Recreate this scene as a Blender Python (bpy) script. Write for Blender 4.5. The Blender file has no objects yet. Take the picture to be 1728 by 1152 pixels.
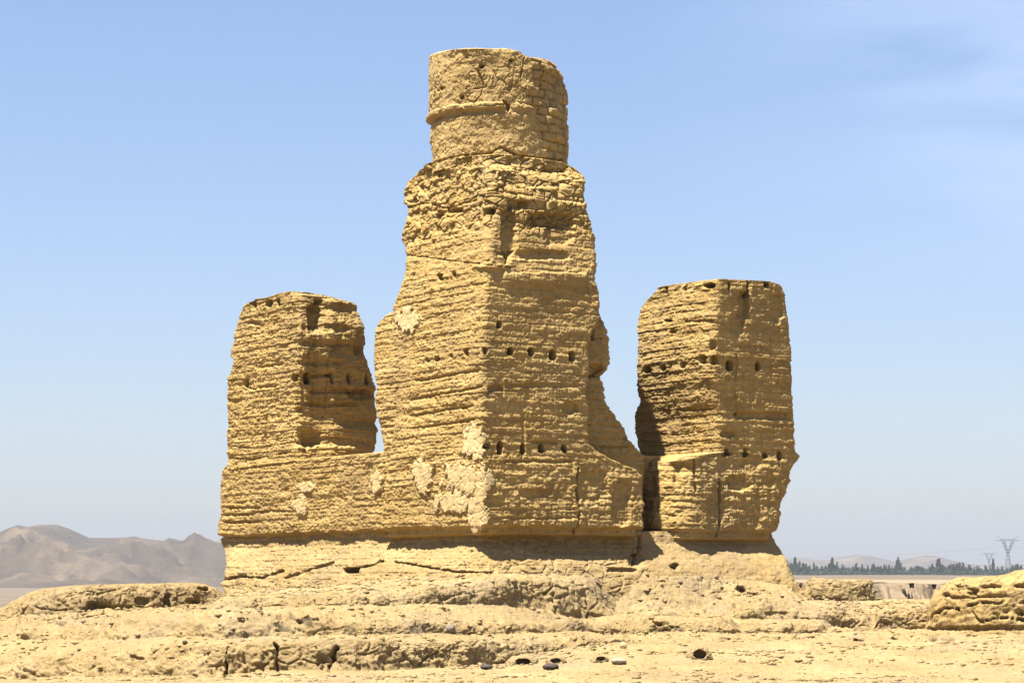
import bpy, math, random
import numpy as np
C = bpy.context.scene
R = math.radians
# ------------------------------------------------------------------ camera, sky, sun, exposure
ZC = 1.5                      # camera height
F = 3900.0                    # focal length in pixels of a 1728 wide picture
cam = bpy.data.cameras.new('camera'); camo = bpy.data.objects.new('camera', cam); C.collection.objects.link(camo)
camo.location = (0, 0, ZC); camo.rotation_euler = (R(90), 0, 0)
cam.sensor_width = 36; cam.lens = 36 * F / 1728; cam.shift_y = (975 - 576) / 1728
cam.clip_start = .1; cam.clip_end = 60000
C.camera = camo
SUN_EL, SUN_AZ = 70.0, 233.0   # azimuth clockwise from +Y
w = bpy.data.worlds.new('World'); C.world = w; w.use_nodes = True
nt = w.node_tree; bg = nt.nodes['Background']
sk = nt.nodes.new('ShaderNodeTexSky'); sk.sky_type = 'NISHITA'; sk.sun_disc = False
sk.sun_elevation = R(SUN_EL); sk.sun_rotation = R(SUN_AZ); sk.air_density = 1.0; sk.dust_density = 0.6; sk.ozone_density = 1.2
tc = nt.nodes.new('ShaderNodeTexCoord'); mp = nt.nodes.new('ShaderNodeMapping')
mp.inputs['Scale'].default_value = (5.0, 5.0, 24.0); mp.inputs['Rotation'].default_value = (0, R(28), 0)
nz = nt.nodes.new('ShaderNodeTexNoise'); nz.inputs['Scale'].default_value = 1.3; nz.inputs['Detail'].default_value = 7; nz.inputs['Roughness'].default_value = .5
nz.inputs['Distortion'].default_value = .3
cr = nt.nodes.new('ShaderNodeValToRGB'); cr.color_ramp.elements[0].position = .34; cr.color_ramp.elements[1].position = .78
cr.color_ramp.elements[0].color = (0, 0, 0, 1); cr.color_ramp.elements[1].color = (.45, .45, .45, 1)
mixc = nt.nodes.new('ShaderNodeMixRGB'); mixc.inputs[2].default_value = (7.4, 8.0, 9.2, 1)
tint = nt.nodes.new('ShaderNodeMixRGB'); tint.blend_type = 'MULTIPLY'; tint.inputs[0].default_value = 1; tint.inputs[2].default_value = (.92, 1.0, 1.20, 1)
L = nt.links.new
gr = nt.nodes.new('ShaderNodeValToRGB'); gr.color_ramp.elements[0].position = 0; gr.color_ramp.elements[0].color = (.68, .69, .785, 1); gr.color_ramp.elements[1].position = .26; gr.color_ramp.elements[1].color = (.775, .795, .905, 1)
sz = nt.nodes.new('ShaderNodeSeparateXYZ'); L(tc.outputs['Generated'], sz.inputs[0]); L(sz.outputs[2], gr.inputs[0]); L(gr.outputs[0], tint.inputs[2])
L(sk.outputs[0], tint.inputs[1]); L(tc.outputs['Generated'], mp.inputs[0]); L(mp.outputs[0], nz.inputs[0]); L(nz.outputs[0], cr.inputs[0])
sx = nt.nodes.new('ShaderNodeSeparateXYZ'); L(tc.outputs['Generated'], sx.inputs[0])
m1_ = nt.nodes.new('ShaderNodeMapRange'); m1_.interpolation_type = 'SMOOTHSTEP'; m1_.inputs[1].default_value = .04; m1_.inputs[2].default_value = .26; L(sx.outputs[0], m1_.inputs[0])
m2_ = nt.nodes.new('ShaderNodeMapRange'); m2_.interpolation_type = 'SMOOTHSTEP'; m2_.inputs[1].default_value = .10; m2_.inputs[2].default_value = .24; L(sx.outputs[2], m2_.inputs[0])
m3_ = nt.nodes.new('ShaderNodeMath'); m3_.operation = 'MULTIPLY'; L(m1_.outputs[0], m3_.inputs[0]); L(m2_.outputs[0], m3_.inputs[1])
m4_ = nt.nodes.new('ShaderNodeMath'); m4_.operation = 'MULTIPLY'; L(m3_.outputs[0], m4_.inputs[0]); L(cr.outputs[0], m4_.inputs[1])
L(m4_.outputs[0], mixc.inputs[0]); L(tint.outputs[0], mixc.inputs[1]); L(mixc.outputs[0], bg.inputs[0])
bg.inputs[1].default_value = .050
sl = bpy.data.lights.new('sun', 'SUN'); slo = bpy.data.objects.new('sun', sl); C.collection.objects.link(slo)
sl.energy = 5.0; sl.angle = R(.53); sl.color = (1.0, .95, .86)
slo.rotation_euler = (R(90 - SUN_EL), 0, -R(SUN_AZ) + math.pi)
C.view_settings.view_transform = 'Standard'; C.view_settings.look = 'None'; C.view_settings.gamma = 1
C.view_settings.exposure = 2.02
C.cycles.use_denoising = True
C.cycles.max_bounces = 5; C.cycles.diffuse_bounces = 2; C.cycles.volume_bounces = 0

# ------------------------------------------------------------------ noise
rs = np.random.RandomState(7)
PERM = rs.permutation(256); PERM = np.concatenate([PERM, PERM, PERM]).astype(np.int32)
G = rs.normal(size=(256, 3)); G /= np.linalg.norm(G, axis=1)[:, None]; G = G.astype(np.float32)
HV = rs.rand(256, 3).astype(np.float32)
def perlin(x, y, z):
    ix, iy, iz = (np.floor(v).astype(np.int64) for v in (x, y, z))
    fx, fy, fz = (x - ix).astype(np.float32), (y - iy).astype(np.float32), (z - iz).astype(np.float32)
    ux, uy, uz = (v * v * v * (v * (v * 6 - 15) + 10) for v in (fx, fy, fz))
    ix &= 255; iy &= 255; iz &= 255
    def g(a, b, c):
        h = PERM[PERM[PERM[(ix + a)] + (iy + b)] + (iz + c)]
        gg = G[h & 255]
        return gg[..., 0] * (fx - a) + gg[..., 1] * (fy - b) + gg[..., 2] * (fz - c)
    l = lambda a, b, t: a + (b - a) * t
    return 1.6 * l(l(l(g(0,0,0), g(1,0,0), ux), l(g(0,1,0), g(1,1,0), ux), uy),
                   l(l(g(0,0,1), g(1,0,1), ux), l(g(0,1,1), g(1,1,1), ux), uy), uz)
def fbm(P, s=(1,1,1), o=4, gain=.5, off=0.0):
    if np.isscalar(s): s = (s, s, s)
    x, y, z = P[..., 0]*s[0]+off+11.3, P[..., 1]*s[1]+off*1.7+5.1, P[..., 2]*s[2]-off+31.7
    t = 0; a = 1.0; n = 0
    for _ in range(o):
        t = t + a*perlin(x, y, z); n += a; a *= gain; x = x*2.03; y = y*2.03; z = z*2.03
    return t / n
def ss(a, b, x):
    t = np.clip((x - a) / (b - a), 0, 1); return t*t*(3 - 2*t)
def worley(P, s=(1,1,1), off=0):
    if np.isscalar(s): s = (s, s, s)
    x, y, z = P[..., 0]*s[0]+off+3.3, P[..., 1]*s[1]+off+7.7, P[..., 2]*s[2]+off+9.1
    ix, iy, iz = (np.floor(v).astype(np.int64) for v in (x, y, z))
    f1 = np.full(x.shape, 9.0, np.float32); f2 = f1.copy(); cid = np.zeros(x.shape, np.float32)
    for a in (-1, 0, 1):
        for b in (-1, 0, 1):
            for c in (-1, 0, 1):
                h = PERM[PERM[PERM[(ix+a) & 255] + ((iy+b) & 255)] + ((iz+c) & 255)] & 255
                d = np.sqrt((ix+a+HV[h,0]-x)**2 + (iy+b+HV[h,1]-y)**2 + (iz+c+HV[h,2]-z)**2).astype(np.float32)
                n = d < f1
                f2 = np.where(n, f1, np.minimum(f2, d)); cid = np.where(n, HV[(h*7+3) & 255, 0], cid); f1 = np.where(n, d, f1)
    return f1, f2, cid
def hsh(i, k=0):
    i = np.asarray(i).astype(np.int64) & 255
    return HV[(PERM[i + k*13 % 256]) & 255, 1]
def terrace(n, steps, sharp=.8):
    v = n*steps; i = np.floor(v); f = v - i
    return (i + ss(sharp, 1, f)) / steps

# ------------------------------------------------------------------ materials
def mat(name, build):
    m = bpy.data.materials.new(name); m.use_nodes = True; t = m.node_tree; b = t.nodes['Principled BSDF']
    b.inputs['Specular IOR Level'].default_value = .12
    b.inputs['Roughness'].default_value = .95
    build(t, b); return m
def N(t, kind, **k):
    n = t.nodes.new(kind)
    for a, v in k.items():
        if a in n.inputs: n.inputs[a].default_value = v
        else: setattr(n, a, v)
    return n
ALB = .45
def earth(name, c1, c2, c3, bump=.02, scale=1.0, crack=0.0, strata=True, weather=.75):
    c1, c2, c3 = ([v*ALB for v in c_] for c_ in (c1, c2, c3))
    def b(t, p):
        g = N(t, 'ShaderNodeNewGeometry')
        m1 = N(t, 'ShaderNodeMapping'); m1.inputs['Scale'].default_value = (1, 1, 5.0 if strata else 1)
        t.links.new(g.outputs['Position'], m1.inputs[0])
        n1 = N(t, 'ShaderNodeTexNoise', Scale=.8*scale, Detail=6, Roughness=.62)
        n2 = N(t, 'ShaderNodeTexNoise', Scale=9*scale, Detail=8, Roughness=.7)
        n3 = N(t, 'ShaderNodeTexNoise', Scale=55*scale, Detail=4, Roughness=.7)
        t.links.new(m1.outputs[0], n1.inputs[0])
        t.links.new(g.outputs['Position'], n2.inputs[0]); t.links.new(g.outputs['Position'], n3.inputs[0])
        r1 = N(t, 'ShaderNodeValToRGB'); e = r1.color_ramp.elements
        e[0].position = .32; e[0].color = (*c1, 1); e[1].position = .68; e[1].color = (*c3, 1)
        k = r1.color_ramp.elements.new(.5); k.color = (*c2, 1)
        t.links.new(n1.outputs[0], r1.inputs[0])
        r2 = N(t, 'ShaderNodeMapRange'); r2.inputs[1].default_value = .3; r2.inputs[2].default_value = .7; r2.inputs[3].default_value = .80; r2.inputs[4].default_value = 1.16
        t.links.new(n2.outputs[0], r2.inputs[0])
        r3 = N(t, 'ShaderNodeMapRange'); r3.inputs[1].default_value = .3; r3.inputs[2].default_value = .7; r3.inputs[3].default_value = .86; r3.inputs[4].default_value = 1.12
        t.links.new(n3.outputs[0], r3.inputs[0])
        n4 = N(t, 'ShaderNodeTexNoise', Scale=.45*scale, Detail=7, Roughness=.68); m4 = N(t, 'ShaderNodeMapping'); m4.inputs['Location'].default_value = (7.1, 3.3, 1.9); m4.inputs['Scale'].default_value = (1.4, 1.4, .7)
        t.links.new(g.outputs['Position'], m4.inputs[0]); t.links.new(m4.outputs[0], n4.inputs[0])
        w4 = N(t, 'ShaderNodeMapRange'); w4.inputs[1].default_value = .47; w4.inputs[2].default_value = .68; w4.inputs[4].default_value = weather; t.links.new(n4.outputs[0], w4.inputs[0])
        x4 = N(t, 'ShaderNodeMixRGB'); x4.inputs[2].default_value = (c2[0]*.80, c2[1]*.84, c2[2]*1.05, 1); t.links.new(w4.outputs[0], x4.inputs[0]); t.links.new(r1.outputs[0], x4.inputs[1])
        mm = N(t, 'ShaderNodeMath', operation='MULTIPLY'); t.links.new(r2.outputs[0], mm.inputs[0]); t.links.new(r3.outputs[0], mm.inputs[1])
        mx = N(t, 'ShaderNodeMixRGB', blend_type='MULTIPLY'); mx.inputs[0].default_value = 1
        t.links.new(x4.outputs[0], mx.inputs[1]); t.links.new(mm.outputs[0], mx.inputs[2]); t.links.new(mx.outputs[0], p.inputs['Base Color'])
        ad = N(t, 'ShaderNodeMath', operation='ADD'); t.links.new(n2.outputs[0], ad.inputs[0]); 
        sc = N(t, 'ShaderNodeMath', operation='MULTIPLY'); sc.inputs[1].default_value = .45; t.links.new(n3.outputs[0], sc.inputs[0]); t.links.new(sc.outputs[0], ad.inputs[1])
        h = ad
        if crack:
            v = N(t, 'ShaderNodeTexVoronoi', feature='DISTANCE_TO_EDGE', Scale=crack)
            wv = N(t, 'ShaderNodeMixRGB', blend_type='ADD'); wv.inputs[0].default_value = .12
            t.links.new(g.outputs['Position'], wv.inputs[1]); t.links.new(n2.outputs['Color'], wv.inputs[2]); t.links.new(wv.outputs[0], v.inputs[0])
            cm = N(t, 'ShaderNodeMapRange'); cm.inputs[2].default_value = .05; cm.inputs[3].default_value = -.9; cm.inputs[4].default_value = 0
            t.links.new(v.outputs['Distance'], cm.inputs[0])
            h = N(t, 'ShaderNodeMath', operation='ADD'); t.links.new(ad.outputs[0], h.inputs[0]); t.links.new(cm.outputs[0], h.inputs[1])
        bp = N(t, 'ShaderNodeBump'); bp.inputs['Strength'].default_value = 1; bp.inputs['Distance'].default_value = bump
        t.links.new(h.outputs[0], bp.inputs['Height']); t.links.new(bp.outputs[0], p.inputs['Normal'])
    return mat(name, b)
M_adobe = earth('rammed_earth', (.49,.312,.108), (.62,.412,.146), (.72,.498,.193))
M_base = earth('plinth_earth', (.44,.295,.115), (.52,.36,.15), (.60,.43,.19))
M_plaster = earth('clay_plaster', (.74,.535,.245), (.82,.61,.295), (.90,.69,.355), weather=.15, bump=.012, strata=False)
M_drum = earth('drum_earth', (.60,.40,.155), (.69,.475,.19), (.78,.55,.235), strata=False)
M_sand = earth('sandy_ground', (.47,.325,.14), (.545,.39,.18), (.61,.45,.225), bump=.04, strata=False)
M_mound = earth('mound_earth', (.36,.25,.11), (.43,.305,.135), (.50,.36,.165), bump=.014, strata=False, crack=3.5)
M_crumble = earth('crumbled_earth', (.48,.32,.125), (.55,.375,.15), (.61,.43,.19), bump=.014, strata=False, crack=3.0)
M_plain = earth('gravel_plain', (.19,.145,.095), (.23,.175,.115), (.30,.235,.16), bump=.0, scale=.02, strata=False)
M_farsand = earth('far_sand', (.36,.26,.15), (.41,.305,.18), (.45,.34,.21), bump=.0, scale=.1, strata=False)
M_cliff = earth('far_cliff', (.26,.19,.12), (.36,.27,.17), (.44,.33,.21), bump=.1, scale=.3, strata=False)
def simple(name, col, rough=.9, var=.2, sc=8.0):
    def b(t, p):
        g = N(t, 'ShaderNodeTexCoord'); n = N(t, 'ShaderNodeTexNoise', Scale=sc, Detail=5, Roughness=.65)
        t.links.new(g.outputs['Object'], n.inputs[0])
        r = N(t, 'ShaderNodeValToRGB'); r.color_ramp.elements[0].position = .3; r.color_ramp.elements[1].position = .7
        r.color_ramp.elements[0].color = (*[.76*c*(1-var) for c in col], 1); r.color_ramp.elements[1].color = (*[.76*c*(1+var) for c in col], 1)
        t.links.new(n.outputs[0], r.inputs[0]); t.links.new(r.outputs[0], p.inputs['Base Color']); p.inputs['Roughness'].default_value = rough
    return mat(name, b)
M_leaf = simple('poplar_leaves', (.036,.052,.028)); M_bark = simple('bark', (.12,.09,.06))
M_steel = simple('galvanised_steel', (.16,.165,.17), .6); M_wire = simple('conductor', (.12,.12,.125), .6)
M_dark = simple('dark_stone', (.055,.045,.037), .6, .35, 14); M_grey = simple('grey_stone', (.20,.165,.125), .8, .25, 9); M_white = simple('pale_stone', (.30,.25,.18), .85, .15, 9)
M_clod = simple('clod_earth', (.46,.33,.17), .95, .2, 12); M_straw = simple('dry_straw', (.36,.30,.20), .9)

# ------------------------------------------------------------------ mesh building
def mesh_obj(name, V, faces, material, parent=None, smooth=True):
    V = np.asarray(V, np.float32); faces = np.asarray(faces, np.int32)
    used = np.unique(faces); remap = np.zeros(len(V), np.int32); remap[used] = np.arange(len(used))
    V = V[used]; faces = remap[faces]; k = faces.shape[1]
    me = bpy.data.meshes.new(name)
    me.vertices.add(len(V)); me.vertices.foreach_set('co', V.ravel())
    me.loops.add(faces.size); me.loops.foreach_set('vertex_index', faces.ravel())
    me.polygons.add(len(faces)); me.polygons.foreach_set('loop_start', np.arange(0, faces.size, k, dtype=np.int32))
    me.polygons.foreach_set('loop_total', np.full(len(faces), k, np.int32))
    if smooth: me.polygons.foreach_set('use_smooth', np.ones(len(faces), bool))
    me.update(calc_edges=True); me.validate()
    me.materials.append(material)
    o = bpy.data.objects.new(name, me); C.collection.objects.link(o)
    if parent: o.parent = parent; o.matrix_parent_inverse = parent.matrix_world.inverted()
    return o
def tag(o, label=None, cat=None, group=None, kind=None):
    if label: o['label'] = label
    if cat: o['category'] = cat
    if group: o['group'] = group
    if kind: o['kind'] = kind
    return o
def empty(name, loc):
    o = bpy.data.objects.new(name, None); o.location = loc; C.collection.objects.link(o); bpy.context.view_layer.update(); return o
def grid_faces(nv, nu, cyclic=True):
    i, j = np.meshgrid(np.arange(nv-1), np.arange(nu if cyclic else nu-1), indexing='ij')
    j2 = (j+1) % nu
    return np.stack([i*nu+j, i*nu+j2, (i+1)*nu+j2, (i+1)*nu+j], -1).reshape(-1, 4)
def img(P):
    Y = np.maximum(P[..., 1], 1)
    return 864 + F*P[..., 0]/Y, 975 - F*(P[..., 2]-ZC)/Y
def zimg(y, Y): return ZC + (975 - y)/F*Y

B0 = np.array((-.44, 39.0)); DL = np.array((-.545, .839)); DR = np.array((.839, .545))
def xy(w_, t_): return B0[0] + w_*DR[0] + t_*DL[0], B0[1] + w_*DR[1] + t_*DL[1]
def tab(lst):
    a = np.array(sorted(lst), float); return lambda v: np.interp(v, a[:, 0], a[:, 1])
# silhouettes: lists of (image y, image x) -> function of z
def near_corner(lst):           # w = t = i(z)
    out = []
    for y, px in lst:
        k = (px-864)/F; i = (k*39+.44)/(.294-1.384*k); out.append((zimg(y, 39+1.384*i), i))
    return tab(out)
def left_edge(lst, wz):         # t1(z) for edge at w = wz(z)
    out = []
    for y, px in lst:
        k = (px-864)/F; z = zimg(y, 42)
        for _ in range(4):
            w0 = float(wz(z)); x, Y = xy(w0, 0); t = (k*Y - x)/(DL[0]-k*DL[1]); z = zimg(y, Y+t*DL[1])
        out.append((z, t))
    return tab(out)
def right_edge(lst, tz):
    out = []
    for y, px in lst:
        k = (px-864)/F; z = zimg(y, 41)
        for _ in range(4):
            t0 = float(tz(z)); x, Y = xy(0, t0); w_ = (k*Y - x)/(DR[0]-k*DR[1]); z = zimg(y, Y+w_*DR[1])
        out.append((z, w_))
    return tab(out)

# ------------------------------------------------------------------ surface relief of rammed earth
def holes_disp(P, feats, front):
    px, py = img(P); d = np.zeros(px.shape, np.float32)
    px = px + 2.6*fbm(P, 4.5, 4, .6, off=51); py = py + 2.2*fbm(P, 4.5, 4, .6, off=57)
    j = fbm(P, 9, 2)
    for f in feats:
        kind = f[0]
        if kind == 'hole':
            _, cx, cy, rx, ry, dep = f
            s = (np.abs((px-cx)/rx)**2.6 + np.abs((py-cy)/ry)**2.6)**(1/2.6) + j*.25
            d -= dep*1.5*ss(1.2, .9, s)
        elif kind == 'dent':       # soft recess
            _, cx, cy, rx, ry, dep = f
            s = (np.abs((px-cx)/rx)**3 + np.abs((py-cy)/ry)**3)**(1/3) + j*.35
            d -= dep*ss(1.15, .75, s)
        elif kind == 'ledge':      # sharp top edge at cy (recess under it), fading downwards
            _, x0, x1, cy, h, dep = f[:6]; sl_ = f[6] if len(f) > 6 else 0
            yy = py - (cy + sl_*(px-x0)) + j*2.5
            m = ss(x0-4, x0+6, px)*ss(x1+4, x1-6, px)
            d -= dep*m*ss(-1, 1.5, yy)*ss(h, h*.3, yy)
        elif kind == 'crack':
            _, pts, wd, dep = f
            pts = np.array(pts, float); best = np.full(px.shape, 1e9)
            for a, b in zip(pts[:-1], pts[1:]):
                ab = b-a; q = np.clip(((px-a[0])*ab[0]+(py-a[1])*ab[1])/(ab@ab), 0, 1)
                best = np.minimum(best, np.hypot(px-a[0]-q*ab[0], py-a[1]-q*ab[1]))
            d -= dep*ss(wd*.95, wd*.35, best + j*wd*1.2)*ss(-.45, -.1, fbm(P, 2.2, 2, off=53))
    return d*front
def strata(P, lay=.14, amp=1.0, flake=1.0, rough=1.0):
    z = P[..., 2]
    n_lo = fbm(P, (.45, .45, .3), 3); n_md = fbm(P, (2.2, 2.2, 1.2), 3, off=9)
    zz = z + .035*n_lo + .016*n_md + .010*fbm(P, (12, 12, 4), 3, .6, off=3)
    v = zz/lay + .9*perlin(zz*0+3.3, zz*0, zz*1.7)
    i = np.floor(v); f = v - i
    a = .15 + .85*ss(-.3, .35, fbm(P, (.9, .9, 3.5), 4, .6, off=21))
    d = amp*(.021*a*(1-f)**1.2*ss(0, .08, f) - .028*a*ss(.14, .0, f) - .018*ss(.9, 1, f)*a + .016*(hsh(i)-.5))
    v2 = zz/(lay*.47) + 2.3; f2_ = v2-np.floor(v2); d += amp*.012*(1-f2_)*ss(0, .15, f2_)*ss(-.2, .3, fbm(P, (1.5, 1.5, 4), 3, off=77))
    n = fbm(P, (1.5, 1.5, 7), 6, .6, off=40); m = ss(-.1, .35, fbm(P, (.6, .6, .8), 3, off=41))
    d += flake*(.030+.030*m)*terrace(n, 6, .85)
    n2 = fbm(P, (6, 6, 18), 4, .6, off=60)
    d += flake*.026*terrace(n2, 4, .8)
    d += rough*(.016*fbm(P, (20, 20, 28), 2, .6, off=61) + .036*fbm(P, (6, 6, 9), 5, .68, off=80) + .045*fbm(P, (1.0, 1.0, 1.3), 3, off=90))
    pits = ss(.30, .55, fbm(P, (7, 7, 12), 4, .6, off=120)); d -= rough*.05*pits
    gul = ss(.12, .0, np.abs(fbm(P, (1.3, 1.3, .18), 4, .6, off=140)))*ss(0, .3, fbm(P, (.5, .5, .6), 2, off=141)); d -= rough*.045*gul
    return d*.86
def brick_relief(a, z, P, bw=.30, bh=.12, dep=.014):
    zz = z + .012*fbm(P, 4, 2, off=5); aa = a + .02*fbm(P, 5, 2, off=6)
    row = np.floor(zz/bh); aa = aa + (row % 2)*bw*.5 + hsh(row, 3)*.1
    col = np.floor(aa/bw)
    fx = np.abs(aa/bw - col - .5)*2*bw; fz = np.abs(zz/bh - row - .5)*2*bh
    joint = np.maximum(ss(bw-.045, bw-.005, fx), ss(bh-.045, bh-.005, fz))
    off = hsh(row*17+col, 5) - .5
    return -dep*joint + dep*1.2*off

# ------------------------------------------------------------------ lofts in the (w, t) plan
def rect_ring(w0, w1, t0, t1, r, n):
    """sample a rounded rectangle; n = counts for (left, right, back_right, back)"""
    W, T, NW, NT, A = [], [], [], [], []
    def add(w_, t_, nw, nt_): W.append(w_); T.append(t_); NW.append(np.broadcast_to(nw, w_.shape)); NT.append(np.broadcast_to(nt_, w_.shape))
    o = lambda v: v[:, None]
    s = lambda k: np.linspace(0, 1, k, endpoint=False)[None]
    ang = lambda k: (np.linspace(0, 1, k, endpoint=False)*math.pi/2)[None]
    w0, w1, t0, t1, r = map(o, (w0, w1, t0, t1, r))
    add(w0+0*s(n[0]), (t1-r)+(t0-t1+2*r)*s(n[0]), -1., 0.)
    c = ang(n[4]); add(w0+r-r*np.cos(c), t0+r-r*np.sin(c), -np.cos(c), -np.sin(c))
    add((w0+r)+(w1-w0-2*r)*s(n[1]), t0+0*s(n[1]), 0., -1.)
    c = ang(n[4]); add(w1-r+r*np.sin(c), t0+r-r*np.cos(c), np.sin(c), -np.cos(c))
    add(w1+0*s(n[2]), (t0+r)+(t1-t0-2*r)*s(n[2]), 1., 0.)
    c = ang(5); add(w1-r+r*np.cos(c), t1-r+r*np.sin(c), np.cos(c), np.sin(c))
    add((w1-r)+(w0-w1+2*r)*s(n[3]), t1+0*s(n[3]), 0., 1.)
    c = ang(n[4]//2+3); add(w0+r-r*np.sin(c), t1-r+r*np.cos(c), -np.sin(c), np.cos(c))
    return (np.concatenate(v, 1) for v in (W, T, NW, NT))
def loft(name, z0, z1, w0, w1, t0, t1, material, parent, disp, rad=.18, feats=(), n=None, topfn=None, patches=None, dz=.0135, res=.0145, topk=.05, flat_top=.02, patchname='plaster_patch'):
    zs = np.arange(z0, z1, dz)
    a, b, c, d = (np.array([f(z) for z in zs]) if callable(f) else np.full(len(zs), float(f)) for f in (w0, w1, t0, t1))
    r = np.array([rad(z) for z in zs]) if callable(rad) else np.full(len(zs), rad)
    r = np.minimum(r, .45*np.minimum(b-a, d-c))
    if n is None: n = (int(max(d-c)/res), int(max(b-a)/res), int(max(d-c)/.05), int(max(b-a)/.09), int(max(6, r.max()*1.6/res)))
    W, T, NW, NT = rect_ring(a, b, c, d, r, n)
    Z = np.repeat(zs[:, None], W.shape[1], 1)
    # cap rings
    cw, ct = (a[-1]+b[-1])/2, (c[-1]+d[-1])/2
    ks = 1 - np.linspace(0, 1, 26)[1:]**1.0; ks[-1] = .002
    W = np.concatenate([W, cw + (W[-1:]-cw)*ks[:, None]]); T = np.concatenate([T, ct + (T[-1:]-ct)*ks[:, None]])
    NW = np.concatenate([NW, NW[-1:]*ks[:, None]]); NT = np.concatenate([NT, NT[-1:]*ks[:, None]])
    Z = np.concatenate([Z, np.repeat((z1 + (1-ks)*flat_top)[:, None], W.shape[1], 1)])
    X, Y = xy(W, T)
    P = np.stack([X, Y, Z], -1)
    if topfn is not None:
        px = 864 + F*X/Y; zt = zimg(topfn(px), Y)
        P[..., 2] = zt - topk*np.logaddexp(0, (zt - P[..., 2])/topk) 
    NX = NW*DR[0]+NT*DL[0]; NY = NW*DR[1]+NT*DL[1]
    front = (NY < .1).astype(np.float32)*ss(0, .4, np.hypot(NX, NY))
    D = disp(P, W, T) + holes_disp(P, feats, front)
    pm = None
    if patches:
        px, py = img(P); pm = np.full(px.shape, -1.0)
        jj = fbm(P, 4.5, 6, .68, off=7)*1.5
        for cx, cy, rx, ry in patches:
            pm = np.maximum(pm, 1 - np.sqrt(((px-cx)/rx)**2 + ((py-cy)/ry)**2) + jj*.95)
        pm = np.where(front > .5, pm, -1)
        k = ss(0, .06, pm)
        f1, f2, cid = worley(P + .04*fbm(P, 6, 2)[..., None], 5.5)
        D = D*(1-.85*k) + k*(.035 + .010*(cid-.5) - .012*ss(.07, .0, f2-f1) + .012*fbm(P, 6, 4))
    P[..., 0] += NX*D; P[..., 1] += NY*D
    up = 1-np.hypot(NX, NY)
    P[..., 2] += ss(.0, .6, up)*.04*fbm(P, 3, 4)
    Fc = grid_faces(P.shape[0], P.shape[1]); V = P.reshape(-1, 3)
    if pm is not None:
        q = pm.reshape(-1)[Fc].mean(1) > .03
        o = mesh_obj(name, V, Fc[~q], material, parent)
        # split the patch faces into separate meshes by nearest listed patch
        cen = V[Fc[q]].mean(1); px, py = img(cen)
        dist = np.stack([((px-cx)/rx)**2+((py-cy)/ry)**2 for cx, cy, rx, ry in patches], -1); own = dist.argmin(1); fq = Fc[q]
        groups = patches_groups.get(name, list(range(len(patches))))
        for gid in sorted(set(groups)):
            m = np.isin(own, [i for i, g_ in enumerate(groups) if g_ == gid])
            if m.sum() > 30: mesh_obj(patchname, V, fq[m], M_plaster, o)
        return o
    return mesh_obj(name, V, Fc, material, parent)
patches_groups = {'central_tower': [0, 1, 1, 1, 1, 2], 'platform': [0, 0, 1]}

ruin = empty('ruined_stupa', (-.44, 39.0, .9))
tag(ruin, 'tall ruined rammed earth stupa with round drum on top and two lower corner towers', 'ruin')

# --- central tower
cI = near_corner([(1000,818),(893,817),(780,818),(700,820),(600,822),(450,827),(330,836),(290,839),(268,840)])
zU = zimg(893, 39)                       # underside of the overhang at the near corner
def undercut(z, a=.20): return a*ss(zU-.06, zU-.13, z)
def ragged(P): return -.11*ss(.03, -.03, P[..., 2] - (zU + .05 + .10*fbm(P, (1.3, 1.3, .3), 5, .6, off=301)))
L_A = [(268,730),(274,714),(280,704),(300,689),(320,676),(340,673),(346,682),(358,686),(390,677),(405,674),(420,679),(445,680),(470,676),(485,672),(500,666),(520,660),(560,668),(640,672),(700,664),(765,656),(1000,632)]
R_A = [(268,970),(290,986),(320,996),(345,998),(365,1002),(385,1006),(400,1011),(430,1011),(450,1009),(480,1011),(510,1016),(535,1016),(555,1003),(600,998),(640,996),(740,992),(750,996),(765,1016),(780,1050),(790,1074),(803,1087),(850,1092),(890,1090),(1000,1090)]
shl = lambda z: .32*float(ss(zimg(292, 39.9), zimg(262, 40), z))
aW0 = lambda z: float(cI(z)) + undercut(z)
aT0 = lambda z: float(cI(z)) + undercut(z, .30) + shl(z) + .10*min(max(z-2.3, 0), 1.4) - .0
aT1 = left_edge(L_A, lambda z: float(cI(z))); aW1s = right_edge(R_A, lambda z: float(cI(z)) + shl(z) + .10*min(max(z-2.3, 0), 1.4)); aW1 = lambda z: float(aW1s(z)) + .07*float(perlin(np.array(z*2.6), np.array(.5), np.array(.7))) + .03*float(perlin(np.array(z*7.), np.array(.1), np.array(.3)))
def disp_A(P, W, T):
    right = ss(-.15, .15, (W - T) - 0.0)      # 1 on the shaded right hand face
    d = strata(P, .118, .72, .68, .95)
    base = ss(3.9, 3.6, P[..., 2])*right
    d = d*(1-.42*right)*(1 - .2*base)
    d += right*brick_relief(W-T, P[..., 2], P, dep=.009) + right*(.022*fbm(P, (4, 4, 5), 5, .68, off=201) + .014*terrace(fbm(P, (3, 3, 6), 5, .65, off=202), 5, .8))
    d += base*(.05*terrace(fbm(P, (2, 2, 4), 5, .65, off=44), 5, .8) + .02*fbm(P, (9, 9, 12), 4, .7, off=45))
    d += ragged(P)
    hi = ss(7.3, 7.8, P[..., 2])
    f1, f2, cid = worley(P + .05*fbm(P, 4, 2)[..., None], (4.5, 4.5, 6.5))
    d += hi*(.07*(cid-.5)*(1-right*.5) - .05*ss(.12, .0, f2-f1))
    return d
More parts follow.
